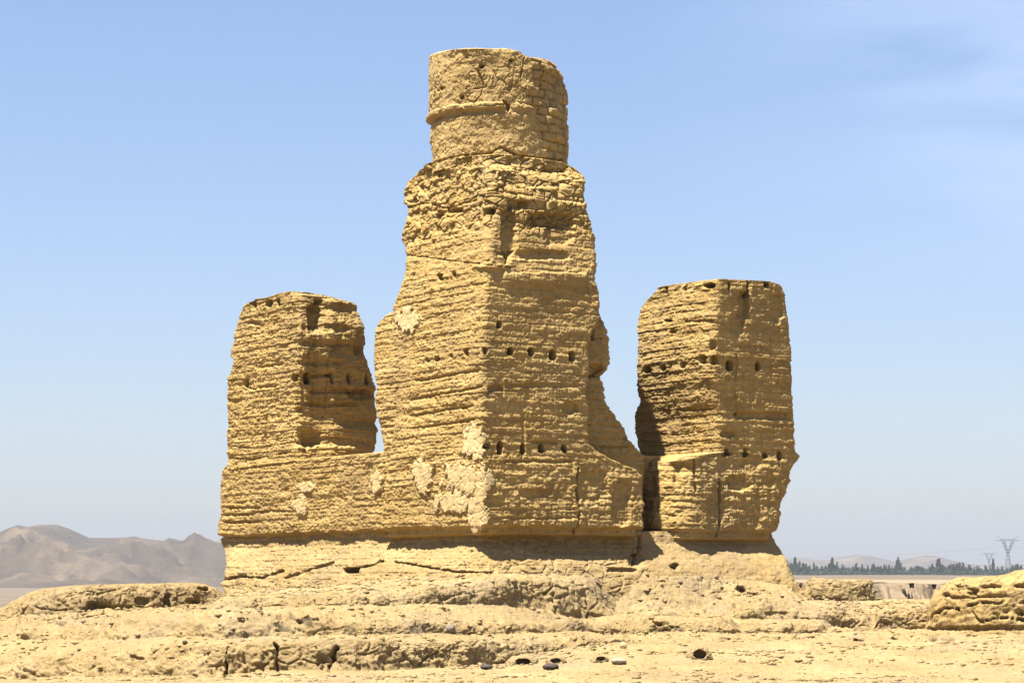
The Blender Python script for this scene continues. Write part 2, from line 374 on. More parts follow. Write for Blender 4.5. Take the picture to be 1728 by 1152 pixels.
F_A = [('hole',828,357,8,5,.30),('hole',740,365,7,5,.14),('hole',741,468,5,6,.16),('hole',766,463,3,4,.10),('hole',843,548,4,6,.2),
       ('hole',818,592,5,5,.2),('hole',786,594,4,6,.18),('hole',762,600,3,3,.1),('hole',737,606,4,4,.15),('hole',720,607,3,3,.12),
       ('hole',861,593,5,6,.3),('hole',897,594,4.5,6,.28),('hole',933,599,5,8,.28),('hole',965,602,5,8,.25),('hole',1000,565,2.5,8,.2),
       ('hole',821,752,5,4,.25),('hole',844,756,5,10,.3),('hole',882,758,3.5,8,.28),('hole',915,756,4.5,7,.28),('hole',953,757,4,7,.25),
       ('dent',930,372,42,13,.14),('dent',860,395,14,42,.12),('dent',945,395,25,20,.08),('dent',905,430,60,8,.07),('ledge',845,985,326,14,-.05,.12),
       ('dent',900,300,60,16,.08),('dent',875,346,14,8,.10),('ledge',848,990,460,30,-.05,.0),('ledge',735,780,355,12,.09,-.1),('ledge',800,860,447,8,-.05),
       ('dent',836,655,13,6,.08),('dent',962,688,12,10,.08),('dent',930,650,60,4,.03),('ledge',900,945,742,8,.05,.02),
       ('crack',[(978,790),(975,830),(980,865),(974,905)],2.2,.12),('ledge',850,970,776,7,.05,0),('dent',905,832,25,8,.05),
       ('dent',1000,820,25,30,.06),('dent',1050,850,16,40,.07),('ledge',830,975,872,5,.03,0),('ledge',830,975,858,5,.02,0),
       ('ledge',690,800,700,6,.05,-.16),('ledge',700,810,640,6,.05,-.17),('ledge',690,815,672,6,.06,-.17),('ledge',690,800,722,5,.05,-.14),
       ('crack',[(690,350),(720,343),(750,352),(800,338)],2,.07),('crack',[(650,425),(760,440),(870,452)],1.5,.04)]
P_A = [(690,538,19,21),(788,808,40,30),(808,860,17,40),(770,848,34,16),(716,800,16,28),(802,745,20,28)]
tower = loft('central_tower', .9, 9.05, aW0, aW1, aT0, aT1, M_adobe, ruin, disp_A, rad=lambda z: .10 + .10*ss(6, 8, z) + .0*z, feats=F_A, patches=P_A, topfn=tab([(640,330),(690,305),(705,290),(722,277),(735,270),(780,264),(842,260),(900,266),(950,274),(965,281),(975,290),(990,300)]), topk=.02)
# --- buttresses behind the faces of the tower
cIl = lambda z: float(cI(z)) + .62
bT1 = left_edge([(525,645),(545,633),(570,627),(600,625),(640,627),(652,632),(680,629),(700,632),(730,637),(760,642),(1000,642)], cIl)
def disp_gen(P, W, T): return strata(P, .118, .85, .7, 1.0)
loft('buttress', 2.2, zimg(521, 43), cIl, lambda z: float(cI(z))+2.0, 2.0, bT1, M_adobe, tower, disp_gen, rad=.18, topfn=tab([(600,560),(636,548),(645,538),(660,524),(700,500)]), res=.02)
cIr = lambda z: float(cI(z)) + .42 + .12*ss(5.2, 5.0, z)
bW1 = right_edge([(520,1012),(545,1022),(570,1031),(612,1034),(622,1032),(633,1019),(650,1022),(682,1026),(702,1043),(720,1058),(742,1066),(758,1080),(766,1090),(1000,1085)], cIr)
loft('buttress', 2.2, zimg(518, 41), 1.2, bW1, cIr, 2.6, M_adobe, tower, lambda P, W, T: strata(P, .125, .9, 1.1, 1.2)+brick_relief(W-T, P[..., 2], P, dep=.009), rad=.12, topfn=tab([(985,505),(1010,520),(1017,545),(1030,572)]), res=.02,
     feats=[('dent',1000,625,24,11,.16),('ledge',990,1060,752,6,.05,0),('hole',1000,565,2.5,8,.2)])

# --- round drum: built around its own axis
def drum():
    cy = 42.15; cx = (842-864)/F*cy
    zb, zt = zimg(298, cy), zimg(80, cy)
    ln = [(78,733),(92,729),(102,726),(150,725),(240,729),(275,731),(310,724)]
    rn = [(78,905),(97,918),(105,925),(115,941),(125,948),(140,953),(170,957),(200,958),(240,960),(275,961),(310,962)]
    zs = np.arange(zb, zt, .0135); nu = 700
    ex = lambda l: np.interp(zs, *np.array(sorted((zimg(y, cy), (px-864)/F*cy) for y, px in l)).T)
    xl, xr = ex(ln), ex(rn)
    th = np.linspace(0, 2*math.pi, nu, endpoint=False)
    # more samples on the camera side
    th = th + .35*np.sin(th - 1.5*math.pi + math.pi) 
    c = (xl+xr)/2; rad = (xr-xl)/2
    ks = 1-np.linspace(0, 1, 24)[1:]; ks[-1] = .002
    c = np.concatenate([c, np.full(len(ks), c[-1])]); rad = np.concatenate([rad, rad[-1]*ks]); zz = np.concatenate([zs, np.full(len(ks), zt)])
    up = np.concatenate([np.ones(len(zs)), ks])
    X = c[:, None] + rad[:, None]*np.cos(th)[None]; Y = cy + np.concatenate([np.full(len(zs), 1.24), 1.24*ks])[:, None]*np.sin(th)[None]
    Z = np.repeat(zz[:, None], nu, 1)
    tf = tab([(720,98),(730,93),(745,88),(770,84),(800,83),(850,83),(872,87),(880,92),(890,97),(905,98),(920,100),(937,107),(950,122),(965,140)])
    px = 864+F*X/Y; ztop = zimg(tf(px), cy - np.abs(Y-cy)); tk = .02
    Z = ztop - tk*np.logaddexp(0, (ztop - Z)/tk)
    P = np.stack([X, Y, Z], -1); NX = np.cos(th)[None]*up[:, None]; NY = np.sin(th)[None]*up[:, None]
    px, py = img(P)
    zc = P[..., 2]; a = th[None]*1.24 + 0*zc
    fr = 1.0
    # band at the middle
    zband = zimg(203, cy); bandm = ss(858, 846, px + 4*fbm(P, 6, 2)) + .35*ss(846, 858, px)*ss(-.1, .2, fbm(P, 2, 3, off=7))
    j = fbm(P, (5, 5, 2), 3)
    band = .055*ss(.065, .035, np.abs(zc - zband - .02 + .015*j))*bandm
    under = -.03*ss(.05, .02, np.abs(zc - zband + .09))*bandm
    # bricks laid bare where the plaster has gone: right part and around the band
    right = ss(-.15, .15, (px-905)/60 + .9*fbm(P, 1.6, 4, off=4) + .5*ss(.25, 0, np.abs(zc-zband-.12)) - .25*ss(.2, .6, zc-zband)*0)
    wP = P + np.stack([.10*fbm(P, 5, 4, .6, off=q) for q in (1, 2, 3)], -1)
    f1, f2, cid = worley(wP, (4.4, 4.4, 5.4)); g1, g2, gid = worley(wP, 9, 5)
    crk = fbm(P, 1.3, 3, off=77)
    pl = .02 + .03*fbm(P, 1.5, 3) - .035*ss(.06, 0, f2-f1)*ss(-.1, .3, crk) - .020*ss(.08, 0, g2-g1)*ss(-.1, .3, fbm(P, 2, 3, off=44)) + .018*fbm(P, 8, 5, .65) + .04*terrace(fbm(P, (3, 3, 4), 5, .65, off=91), 4, .85) + .02*(cid-.5)*ss(0, .4, crk)
    # bricks
    bw, bh = .27, .155; z2 = zc + .02*fbm(P, 3, 2, off=5); z2 = z2 + .03*fbm(P, 1.5, 2, off=16); a2 = a + .06*fbm(P, 4, 3, off=6); row = np.floor(z2/bh); a2 = a2+(row % 2)*.13+hsh(row, 2)*.1; col = np.floor(a2/bw)
    fx = bw/2-np.abs(a2/bw-col-.5)*bw; fz = bh/2-np.abs(z2/bh-row-.5)*bh; e = np.minimum(fx, fz)
    wear = ss(-.2, .4, fbm(P, 2.5, 3, off=31))
    br = -.02 + .03*fbm(P, 2.2, 3, off=15) - .055*ss(.020+.014*wear, .0, e + .016*fbm(P, 12, 3)) + .075*(hsh(row*31+col, 1)-.5) + .025*fbm(P, 7, 4, .6)
    br -= .06*ss(.35, .6, fbm(P, (4, 4, 7), 3, off=55))
    D = pl*(1-right) + br*right + band + under
    D += .045*fbm(P, 1.0, 3, off=8)
    D += holes_disp(P, [('crack',[(806,118),(815,140),(812,160),(800,175)],1.8,.05),('hole',813,113,4,3.5,.10),('hole',862,103,3.5,2.5,.06),('crack',[(884,99),(882,115),(878,130)],1.6,.04),
        ('hole',746,150,2.5,3,.1),('hole',779,164,3,4,.1),('crack',[(846,168),(858,180),(856,190)],3,.14),('crack',[(728,277),(780,262),(830,258),(845,248),(870,262),(910,268),(950,270)],2.2,.09),('crack',[(835,120),(830,145),(800,150)],1.6,.05),
        ('dent',930,150,18,30,.08),('crack',[(728,206),(760,188),(800,181),(850,178)],1.2,.04)], (NY < .1)*1.0)
    D = np.where(up[:, None] < .999, D*up[:, None], D)
    P[..., 0] += NX*D; P[..., 1] += NY*D
    P[..., 2] += np.where(up[:, None] < .999, .03*fbm(P, 4, 3), .02*fbm(P, (3, 3, .5), 3)*ss(zimg(130, cy), zimg(85, cy), P[..., 2]))
    return mesh_obj('drum', P.reshape(-1, 3), grid_faces(P.shape[0], nu), M_drum, tower)
drum()

# --- platform along the left face, with the eroded left end
L_J = [(765,381),(785,377),(795,371),(820,369),(870,369),(885,364),(905,364),(920,370),(1010,368)]
jW0 = lambda z: .05 + undercut(z, .22)
jT1 = left_edge(L_J, lambda z: .05)
platz = zimg(771, 44.0)
F_J = [('hole',635,921,3,8,.25),('crack',[(662,842),(663,870),(664,900)],1.6,.08),('ledge',370,440,905,6,.04,-.02),('crack',[(380,795),(430,788),(500,780)],1.8,.05),('dent',520,842,8,30,.02),
       ('ledge',380,440,855,5,.05,0),('ledge',375,430,868,5,.05,-.05),('ledge',380,440,880,5,.05,-.02),('ledge',430,480,862,5,.05,-.05)]
platform = loft('platform', .9, platz, jW0, 1.75, .6, jT1, M_adobe, ruin, lambda P, W, T: strata(P, .125, .7, .75, 1.0)+ragged(P), rad=.14, feats=F_J,
     patches=[(508,852,11,16),(520,822,16,8),(636,812,9,17)], flat_top=.0)
# platform behind, between the central tower and the right hand tower
loft('platform', .9, zimg(766, 41.8), 1.0, 6.2, 1.1, 4.2, M_adobe, ruin, disp_gen, rad=.2, res=.022, flat_top=0)

# --- left corner tower
L_F = [(505,425),(512,408),(520,402),(530,397),(550,393),(580,388),(600,385),(608,391),(622,388),(640,382),(680,380),(780,380),(900,380)]
K_F = [(490,500),(520,504),(560,508),(600,506),(640,502),(700,500),(780,505)]
R_F = [(500,601),(510,607),(530,614),(560,617),(580,617),(590,620),(610,625),(640,633),(650,637),(680,637),(700,640),(720,642),(740,640),(755,637),(775,635)]
fW0 = lambda z: .10 + .05*(z-3.7)/3.0
def corner_t(lst, wz):
    out = []
    for y, px in lst:
        k = (px-864)/F; z = zimg(y, 44.5); x, Y = xy(float(wz(z)), 0); t = (k*Y-x)/(DL[0]-k*DL[1]); out.append((zimg(y, Y+t*DL[1]), t))
    return tab(out)
fT0 = corner_t(K_F, fW0); fT1 = left_edge(L_F, fW0); fW1 = right_edge(R_F, lambda z: float(fT0(z)))
def disp_F(P, W, T):
    d = strata(P, .13, .85, 1.0, 1.05)
    d = d - .15*ss(-6.5, -6.1, W-T)*(np.clip(W, 0, 1.7)-1.7) - .05*ss(-6.4, -6.0, W-T)*ss(0, .4, perlin(W*0, W*0+2.2, P[..., 2]*2.1))
    return d
F_F = [('hole',497,637,6,6,.3),('hole',520,638,6,9,.32),('ledge',518,560,630,9,.10,.0),('hole',556,638,3,9,.2),('hole',586,639,3,8,.22),('hole',620,640,3,8,.2),('hole',415,646,4,7,.15),('hole',388,630,3,3,.1),
       ('hole',428,514,5,8,.2),('hole',454,512,5,6,.2),('hole',469,511,3,7,.18),('dent',532,535,12,22,.20),('dent',545,555,40,8,.05),('dent',575,520,40,8,.04),('dent',605,580,9,20,.12),
       ('dent',520,740,22,14,.16),('dent',610,665,22,9,.12),('dent',570,660,50,5,.07),('dent',560,682,50,4,.06),('dent',505,692,9,5,.08),('hole',537,509,7,3,.1),('dent',560,745,50,8,.06),
       ('ledge',435,478,618,6,.05,-.15),('ledge',410,470,655,6,.04,-.1),('dent',430,545,10,4,.06),('crack',[(384,772),(420,775),(490,762)],1.8,.06),('crack',[(385,752),(430,757),(500,745)],1.4,.04),
       ('dent',548,580,45,6,.05),('dent',540,612,40,5,.05)]
tf_F = tab([(380,540),(396,522),(403,514),(415,508),(430,504),(455,500),(470,493),(485,490),(520,493),(545,498),(560,503),(580,508),(600,513),(612,522)])
loft('corner_tower', zimg(790, 44.0), zimg(484, 45), fW0, fW1, fT0, fT1, M_adobe, ruin, disp_F, rad=lambda z: .14+.1*ss(6,7,z), feats=F_F, topfn=tf_F, topk=.04)

# --- right corner tower with the lower wall it stands on
L_E = [(470,1113),(482,1105),(490,1098),(500,1089),(515,1076),(530,1073),(560,1073),(590,1072),(620,1070),(640,1071),(650,1070),(665,1073),(680,1078),(688,1072),(700,1068),(720,1067),(740,1070),(755,1074),(763,1075)]
K_E = [(460,1212),(520,1206),(600,1200),(650,1205),(700,1212),(762,1212),(768,1165),(776,1145),(800,1138),(900,1130),(1000,1130)]
R_E = [(465,1307),(478,1325),(490,1329),(520,1332),(560,1337),(600,1340),(640,1341),(680,1342),(700,1344),(740,1345),(760,1347),(768,1354),(790,1357),(812,1357),(830,1347),(845,1337),(870,1334),(890,1332),(905,1320),(915,1320),(1000,1320)]
eT0b = lambda z: .08 + .08*min(max(z-2.3, 0), 1.5) + .02*(z-3.0)/3
eT0 = lambda z: eT0b(z) + undercut(z+.05, .30)
def corner_w(lst, tz):
    out = []
    for y, px in lst:
        k = (px-864)/F; z = zimg(y, 41.6); x, Y = xy(0, float(tz(z))); w_ = (k*Y-x)/(DR[0]-k*DR[1]); out.append((zimg(y, Y+w_*DR[1]), w_))
    return tab(out)
eW0 = corner_w(K_E, eT0b); eW1 = right_edge(R_E, eT0b)
zPE = zimg(766, 41.8)
eT1s = left_edge(L_E, lambda z: float(eW0(z)))
eT1 = lambda z: float(eT1s(z)) if z > zPE else 3.0
def disp_E(P, W, T):
    right = ss(4.2, 5.4, W - T)
    low = ss(zPE+.05, zPE-.1, P[..., 2])
    return .6*ragged(P) + strata(P, .118, .85, .7, .9)*(1-.38*right) + right*(.022*fbm(P, (4, 4, 5), 5, .68, off=201) + .014*terrace(fbm(P, (3, 3, 6), 5, .65, off=202), 5, .8)) + right*brick_relief(W-T, P[..., 2], P, dep=.009) + low*(.15*fbm(P, (1.3, 1.3, .7), 4, .6, off=14) + .05*terrace(fbm(P, (2, 2, 5), 5, .65, off=44), 5, .8))
F_E = [('hole',1091,624,5,5,.28),('hole',1118,620,4,5,.2),('hole',1131,615,2.5,3,.1),('hole',1152,615,4.5,5,.25),('hole',1186,606,6,7,.28),('hole',1205,608,7,7,.3),('hole',1232,617,6,9,.25),('hole',1280,617,4.5,7,.25),
       ('hole',1123,489,3,6,.2),('hole',1155,487,3,5,.2),('hole',1197,482,9,4,.22),('hole',1231,483,2.5,6,.2),('hole',1264,487,3.5,14,.2),('hole',1294,481,4.5,4,.2),
       ('hole',1227,764,3.5,6,.22),('hole',1258,764,3,7,.2),('hole',1291,768,3,5,.2),('hole',1315,769,3.5,8,.24),('crack',[(1315,775),(1313,790)],1.5,.1),
       ('dent',1256,515,9,25,.13),('dent',1245,545,11,20,.06),('ledge',1155,1205,540,7,.04,0),('hole',1126,541,7,2,.07),('hole',1135,560,5,3,.05),('dent',1203,582,7,8,.08),('dent',1290,701,50,7,.10),('dent',1228,733,14,6,.07),
       ('crack',[(1215,770),(1214,820),(1217,860),(1213,905)],2.5,.12),('crack',[(1170,775),(1173,830)],2,.06),('crack',[(1243,600),(1240,660),(1245,700)],3,.04),
       ('dent',1245,815,18,12,.08),('dent',1150,800,14,30,.05),('crack',[(1110,690),(1150,692),(1205,690)],1.3,.05),('crack',[(1085,745),(1140,748),(1200,742)],1.2,.04),('crack',[(1085,730),(1140,734),(1190,727)],1.2,.03),
       ('dent',1310,520,10,25,.06)]
tf_E = tab([(1075,535),(1085,512),(1100,496),(1112,484),(1125,481),(1150,478),(1180,474),(1215,470),(1260,472),(1300,474),(1317,480),(1325,500)])
loft('corner_tower', .9, zimg(462, 42.2), eW0, eW1, eT0, eT1, M_adobe, ruin, disp_E, rad=lambda z: .14 + .45*ss(zPE+.0, zPE-.25, z), feats=F_E, topfn=tf_E, topk=.035)

# --- plinth below the overhang, flaring out into talus
L_D = [(893,366),(915,368),(935,375),(950,378),(962,374),(975,370),(985,364),(1000,372),(1040,360)]
R_D = [(893,1304),(905,1308),(925,1322),(933,1326),(940,1333),(952,1340),(965,1347),(975,1353),(990,1363),(1005,1381),(1040,1406)]
dprof = lambda z: float(np.interp(z, [.0, .9, 1.2, 1.5, 1.75, 1.95, 2.12, 2.35, 2.6], [-1.3, -.75, -.60, -.45, -.25, -.02, .16, .26, .30]))
dW0 = lambda z: dprof(z)*.75
dT0 = lambda z: dprof(z) + .10
dT1 = left_edge(L_D, dW0); dW1 = right_edge(R_D, dT0)
def disp_D(P, W, T):
    lo = ss(1.6, 2.1, P[..., 2])
    d = strata(P, .12, .5+.4*lo.mean(), .9, 1.1) + .08*fbm(P, (.9, .9, .9), 4, off=33)
    px, py = img(P); rt = ss(820, 860, px)
    # clods on the right hand side
    f1, f2, cid = worley(P + .06*fbm(P, 3, 3)[..., None], (3.5, 3.5, 4.5))
    sm = ss(1060, 1130, px)
    return d*(1-.3*rt)*(1-.45*sm) + rt*(1-sm)*(-.03*ss(.1, 0, f2-f1)) + sm*.05*fbm(P, 4, 5, .65, off=17)
F_D = [('hole',592,962,14,5,.2),('crack',[(600,960),(630,952),(640,945)],2.5,.1),('crack',[(640,947),(680,950),(720,957),(770,965),(830,966)],2.5,.08),('crack',[(480,975),(520,962),(560,950)],3,.09),('crack',[(375,980),(400,973),(440,975),(480,962)],3,.10),
       ('crack',[(1080,900),(1078,930),(1076,955)],4,.18),('dent',1075,945,12,12,.1),('dent',1000,932,60,4,.04),('dent',1050,962,25,4,.08),('dent',1140,955,8,5,.1),('hole',1142,959,4,3,.1)]
loft('plinth', .3, zimg(893, 39)+.02, dW0, dW1, dT0, dT1, M_base, ruin, disp_D, rad=lambda z: .15+.2*ss(2.1, 1.4, z), feats=F_D, res=.02)

# ------------------------------------------------------------------ ground sheet: terraces traced as knots, each column a profile
def T_(l): return tab(l)
cols = np.unique(np.concatenate([np.linspace(-1500, -60, 60), np.arange(-60, 1790, 1.7), np.linspace(1790, 3300, 60)]))
Y1 = T_([(0,34.5),(100,34),(230,33),(380,32.2),(470,32.3),(560,32.4),(600,32.3),(700,32.9),(850,34.0),(1000,35.5),(1250,36.5),(1728,37)])(cols)
y1 = T_([(0,1148),(120,1141),(230,1140),(330,1141),(380,1137),(450,1131),(560,1128),(600,1131),(650,1130),(700,1126),(780,1122),(850,1120),(866,1110),(940,1096),(1000,1086),(1100,1083),(1250,1078),(1400,1078),(1560,1082),(1728,1072)])(cols)
y2 = T_([(0,1105),(100,1098),(200,1092),(300,1088),(380,1083),(470,1081),(560,1079),(640,1077),(700,1078),(780,1079),(850,1081),(880,1080),(940,1074),(1000,1079),(1050,1080),(1100,1079),(1250,1074),(1390,1074),(1450,1068),(1500,1068),(1560,1070),(1620,1070),(1728,1066)])(cols)
Y2 = Y1 + T_([(0,.9),(250,.6),(350,.3),(860,.3),(1000,.6),(1728,1)])(cols)
y3 = T_([(0,1080),(200,1078),(300,1076),(470,1075),(560,1070),(640,1070),(770,1070),(860,1067),(960,1064),(1000,1067),(1200,1067),(1300,1066),(1390,1064),(1450,1063),(1728,1065)])(cols)
Y3 = Y2 + 1.1
y4 = T_([(0,1046),(130,1046),(180,1039),(240,1032),(330,1028),(420,1027),(500,1028),(540,1036),(570,1048),(640,1047),(700,1046),(770,1049),(850,1047),(930,1052),(975,1046),(1100,1045),(1250,1047),(1385,1047),(1400,1060),(1450,1062),(1728,1064)])(cols)
Y4 = Y3 + T_([(0,1.6),(250,1.0),(480,.9),(560,.3),(850,.35),(1390,.4),(1728,.4)])(cols)
y5 = T_([(0,1044),(130,1044),(180,1037),(240,1030),(330,1025),(420,1024),(560,1022),(700,1020),(800,1018),(860,1020),(900,1026),(950,1038),(970,1044),(1000,1043),(1020,1040),(1100,1040),(1230,1044),(1390,1046),(1410,1058),(1470,1061),(1728,1063)])(cols)
Y5 = Y4 + T_([(0,1.0),(540,.9),(620,1.3),(900,1.3),(1000,1.0),(1100,.7),(1300,.6),(1728,.6)])(cols)
y6 = T_([(0,1043),(350,1023),(385,1018),(430,1010),(500,1006),(560,1003),(620,1004),(660,998),(700,993),(760,988),(820,983),(860,976),(880,974),(920,975),(960,978),(990,984),(1008,1000),(1020,1018),(1040,1033),(1100,1030),(1180,1032),(1225,1036),(1240,1012),(1270,1004),(1330,1012),(1400,1020),(1430,1030),(1466,1046),(1473,1056),(1480,1034),(1490,1027),(1510,1025),(1535,1030),(1548,1026),(1570,1030),(1582,1058),(1728,1062)])(cols)
Y6 = Y5 + T_([(0,.3),(600,.35),(880,.35),(1000,.5),(1040,.9),(1200,.9),(1240,.7),(1390,.6),(1405,.14),(1580,.14),(1600,.5),(1728,.5)])(cols)
y7 = T_([(0,1042),(350,1022),(372,1003),(400,1000),(450,994),(520,988),(600,982),(700,972),(820,966),(900,966),(1000,972),(1080,968),(1200,972),(1300,982),(1345,992),(1370,1010),(1420,1015),(1480,1014),(1570,1016),(1600,1050),(1728,1060)])(cols)
Y7 = np.maximum(Y6 + .8, T_([(-600,44),(200,46),(372,46.3),(600,42),(820,38.9),(1080,40.2),(1345,42.0),(1440,43.5),(1570,44.5),(1728,45)])(cols))
y8 = T_([(0,1040),(350,1020),(372,1002),(820,966),(1345,1004),(1370,1013),(1400,1016),(1560,1014),(1600,1030),(1728,1050)])(cols)
Y8 = Y7 + 5.0
z = lambda y, Y: zimg(y, Y)
Z = [z(y, Y) for y, Y in ((y1,Y1),(y2,Y2),(y3,Y3),(y4,Y4),(y5,Y5),(y6,Y6),(y7,Y7),(y8,Y8))]
Ys = [Y1, Y2, Y3, Y4, Y5, Y6, Y7, Y8]
ya = 1152; Ya = np.full(len(cols), 29.3) ; za = z(ya, 29.3) + 0*cols
prof = [(Ya*0+10, za-.15), (Ya*0+26, za-.03), (Ya, za)] + list(zip(Ys, Z)) + [(Y8*0+60, np.minimum(Z[-1], .95)), (Y8*0+63, Z[-1]*0-2.5), (Y8*0+70, Z[-1]*0-6)]
cnt = [14, 30, 60, 44, 34, 44, 30, 40, 46, 26, 12, 8, 4]
kinds = [0, 0, 0, 1, 0, 1, 0, 1, .5, 0, 0, 1, 1]
PY, PZ, RK = [], [], []
for k in range(len(prof)-1):
    s = np.linspace(0, 1, cnt[k], endpoint=False)[:, None]; e = s*s*(3-2*s)
    (Ya_, Za_), (Yb_, Zb_) = prof[k], prof[k+1]
    if kinds[k] == 1:      # riser: rises quickly, rounded at the top
        PY.append(Ya_ + (Yb_-Ya_)*s**1.5); PZ.append(Za_ + (Zb_-Za_)*np.sin(s*math.pi/2)**.9)
    else:
        PY.append(Ya_ + (Yb_-Ya_)*s); PZ.append(Za_ + (Zb_-Za_)*(e if kinds[k] == 0 else s))
    RK.append(np.full((cnt[k], len(cols)), kinds[k]))
PY = np.concatenate(PY+[prof[-1][0][None]]); PZ = np.concatenate(PZ+[prof[-1][1][None]]); RK = np.concatenate(RK+[RK[-1][:1]])
def blur(a, n):
    for _ in range(n): a = np.concatenate([a[:1], (a[:-2]+2*a[1:-1]+a[2:])/4, a[-1:]])
    return a
RK = blur(RK, 8); 
PX = (cols[None]-864)/F*PY
P = np.stack([PX, PY, PZ], -1)
du = np.gradient(P, axis=1); dv = np.gradient(P, axis=0); Nn = np.cross(du, dv); Nn /= np.linalg.norm(Nn, axis=-1, keepdims=True)+1e-9
for _ in range(4):
    Nn = np.concatenate([Nn[:1], (Nn[:-2]+2*Nn[1:-1]+Nn[2:])/4, Nn[-1:]]); 
for _ in range(10):
    Nn = np.concatenate([Nn[:, :1], (Nn[:, :-2]+2*Nn[:, 1:-1]+Nn[:, 2:])/4, Nn[:, -1:]], 1)
Nn /= np.linalg.norm(Nn, axis=-1, keepdims=True)+1e-9
steep = np.clip(RK, 0, 1)
wP = P + .07*fbm(P, 2.5, 3)[..., None]
f1, f2, cid = worley(wP, (2.6, 2.6, 3.0)); g1, g2, gid = worley(wP, (7, 7, 8), 4)
crm = ss(-.15, .3, fbm(P, .7, 3, off=50))
D = steep*(.18*fbm(P, (1.2, 1.2, 1.2), 4, .55, off=2) + .07*terrace(fbm(P, (2.2, 2.2, 3.5), 5, .6, off=12), 4, .7) - (.06*ss(.10, 0, f2-f1)+.04*(1-cid))*crm - .02*ss(.10, 0, g2-g1) + .03*fbm(P, 9, 4, .6)
      + .05*ss(.1,.5,fbm(P, (4,4,6), 4, .6, off=66)))
fl = 1-steep
D += fl*(.06*fbm(P, (.5, .9, .5), 3, off=71) + (.03+.05*ss(31, 34, P[..., 1]))*terrace(fbm(P, (1.2, 2.0, 2), 5, .62, off=171), 5, .8) + .018*fbm(P, (3, 3, 3), 4, .6) + .022*terrace(fbm(P, (4, 4, 5), 5, .65, off=9), 4, .8) + .01*fbm(P, 16, 3, .6, off=19))
px, py = img(P)
# far back slopes of fallen earth are rougher
rub = ss(34, 37, P[..., 1])*fl
D += rub*(.05*terrace(fbm(P, (2.5, 2.5, 4), 5, .6, off=88), 4, .7) + .02*fbm(P, 11, 3, .6))
gf = [('crack',[(384,1090),(379,1105),(382,1120),(379,1140)],3.5,.5),('dent',372,1125,12,12,.12),('crack',[(466,1086),(467,1110),(469,1132)],3.5,.35),('dent',448,1115,7,16,.12),('crack',[(568,1086),(562,1100),(560,1112),(553,1128)],4.5,.4),('dent',548,1112,14,14,.10),
      ('crack',[(600,1085),(610,1100),(640,1095)],2,.06),
      ('hole',512,1043,12,5,.18),('hole',530,1045,8,4,.15),('hole',1110,1052,8,3,.2),('hole',1140,1053,8,4,.2),('hole',1122,1062,4,3,.12),
      ('hole',228,1102,10,4,.2),('crack',[(90,1118),(100,1112),(110,1106)],2,.1),
      ('crack',[(1000,985),(1020,990),(1038,996),(1042,1004)],3.5,.25),('hole',1250,990,9,5,.25),('crack',[(1250,992),(1265,998),(1280,999)],3,.22),('hole',1345,994,7,4,.2),('dent',1235,1026,6,8,.12),('crack',[(1200,1000),(1215,994),(1226,993)],2,.1),('dent',1310,1034,22,4,.1),
      ('hole',1480,1118,14,3,.12),('hole',1510,1078,6,4,.12),('hole',1450,1080,9,3,.12),('crack',[(1160,1090),(1230,1100)],1,.0),
      ('crack',[(870,985),(880,995),(884,1005)],3,.15),('crack',[(935,1000),(938,1020),(936,1035)],2,.1),('hole',600,1070,3,3,.08)]
HD = holes_disp(P, gf, 1.0)
P = P + Nn*D[..., None]; P[..., 1] -= HD*.5; P[..., 2] += .2*HD
ground = mesh_obj('ground', P.reshape(-1, 3), grid_faces(P.shape[0], P.shape[1], False)[:, ::-1], M_sand)
tag(ground, 'pale sandy ground of eroded earth terraces', kind='structure')

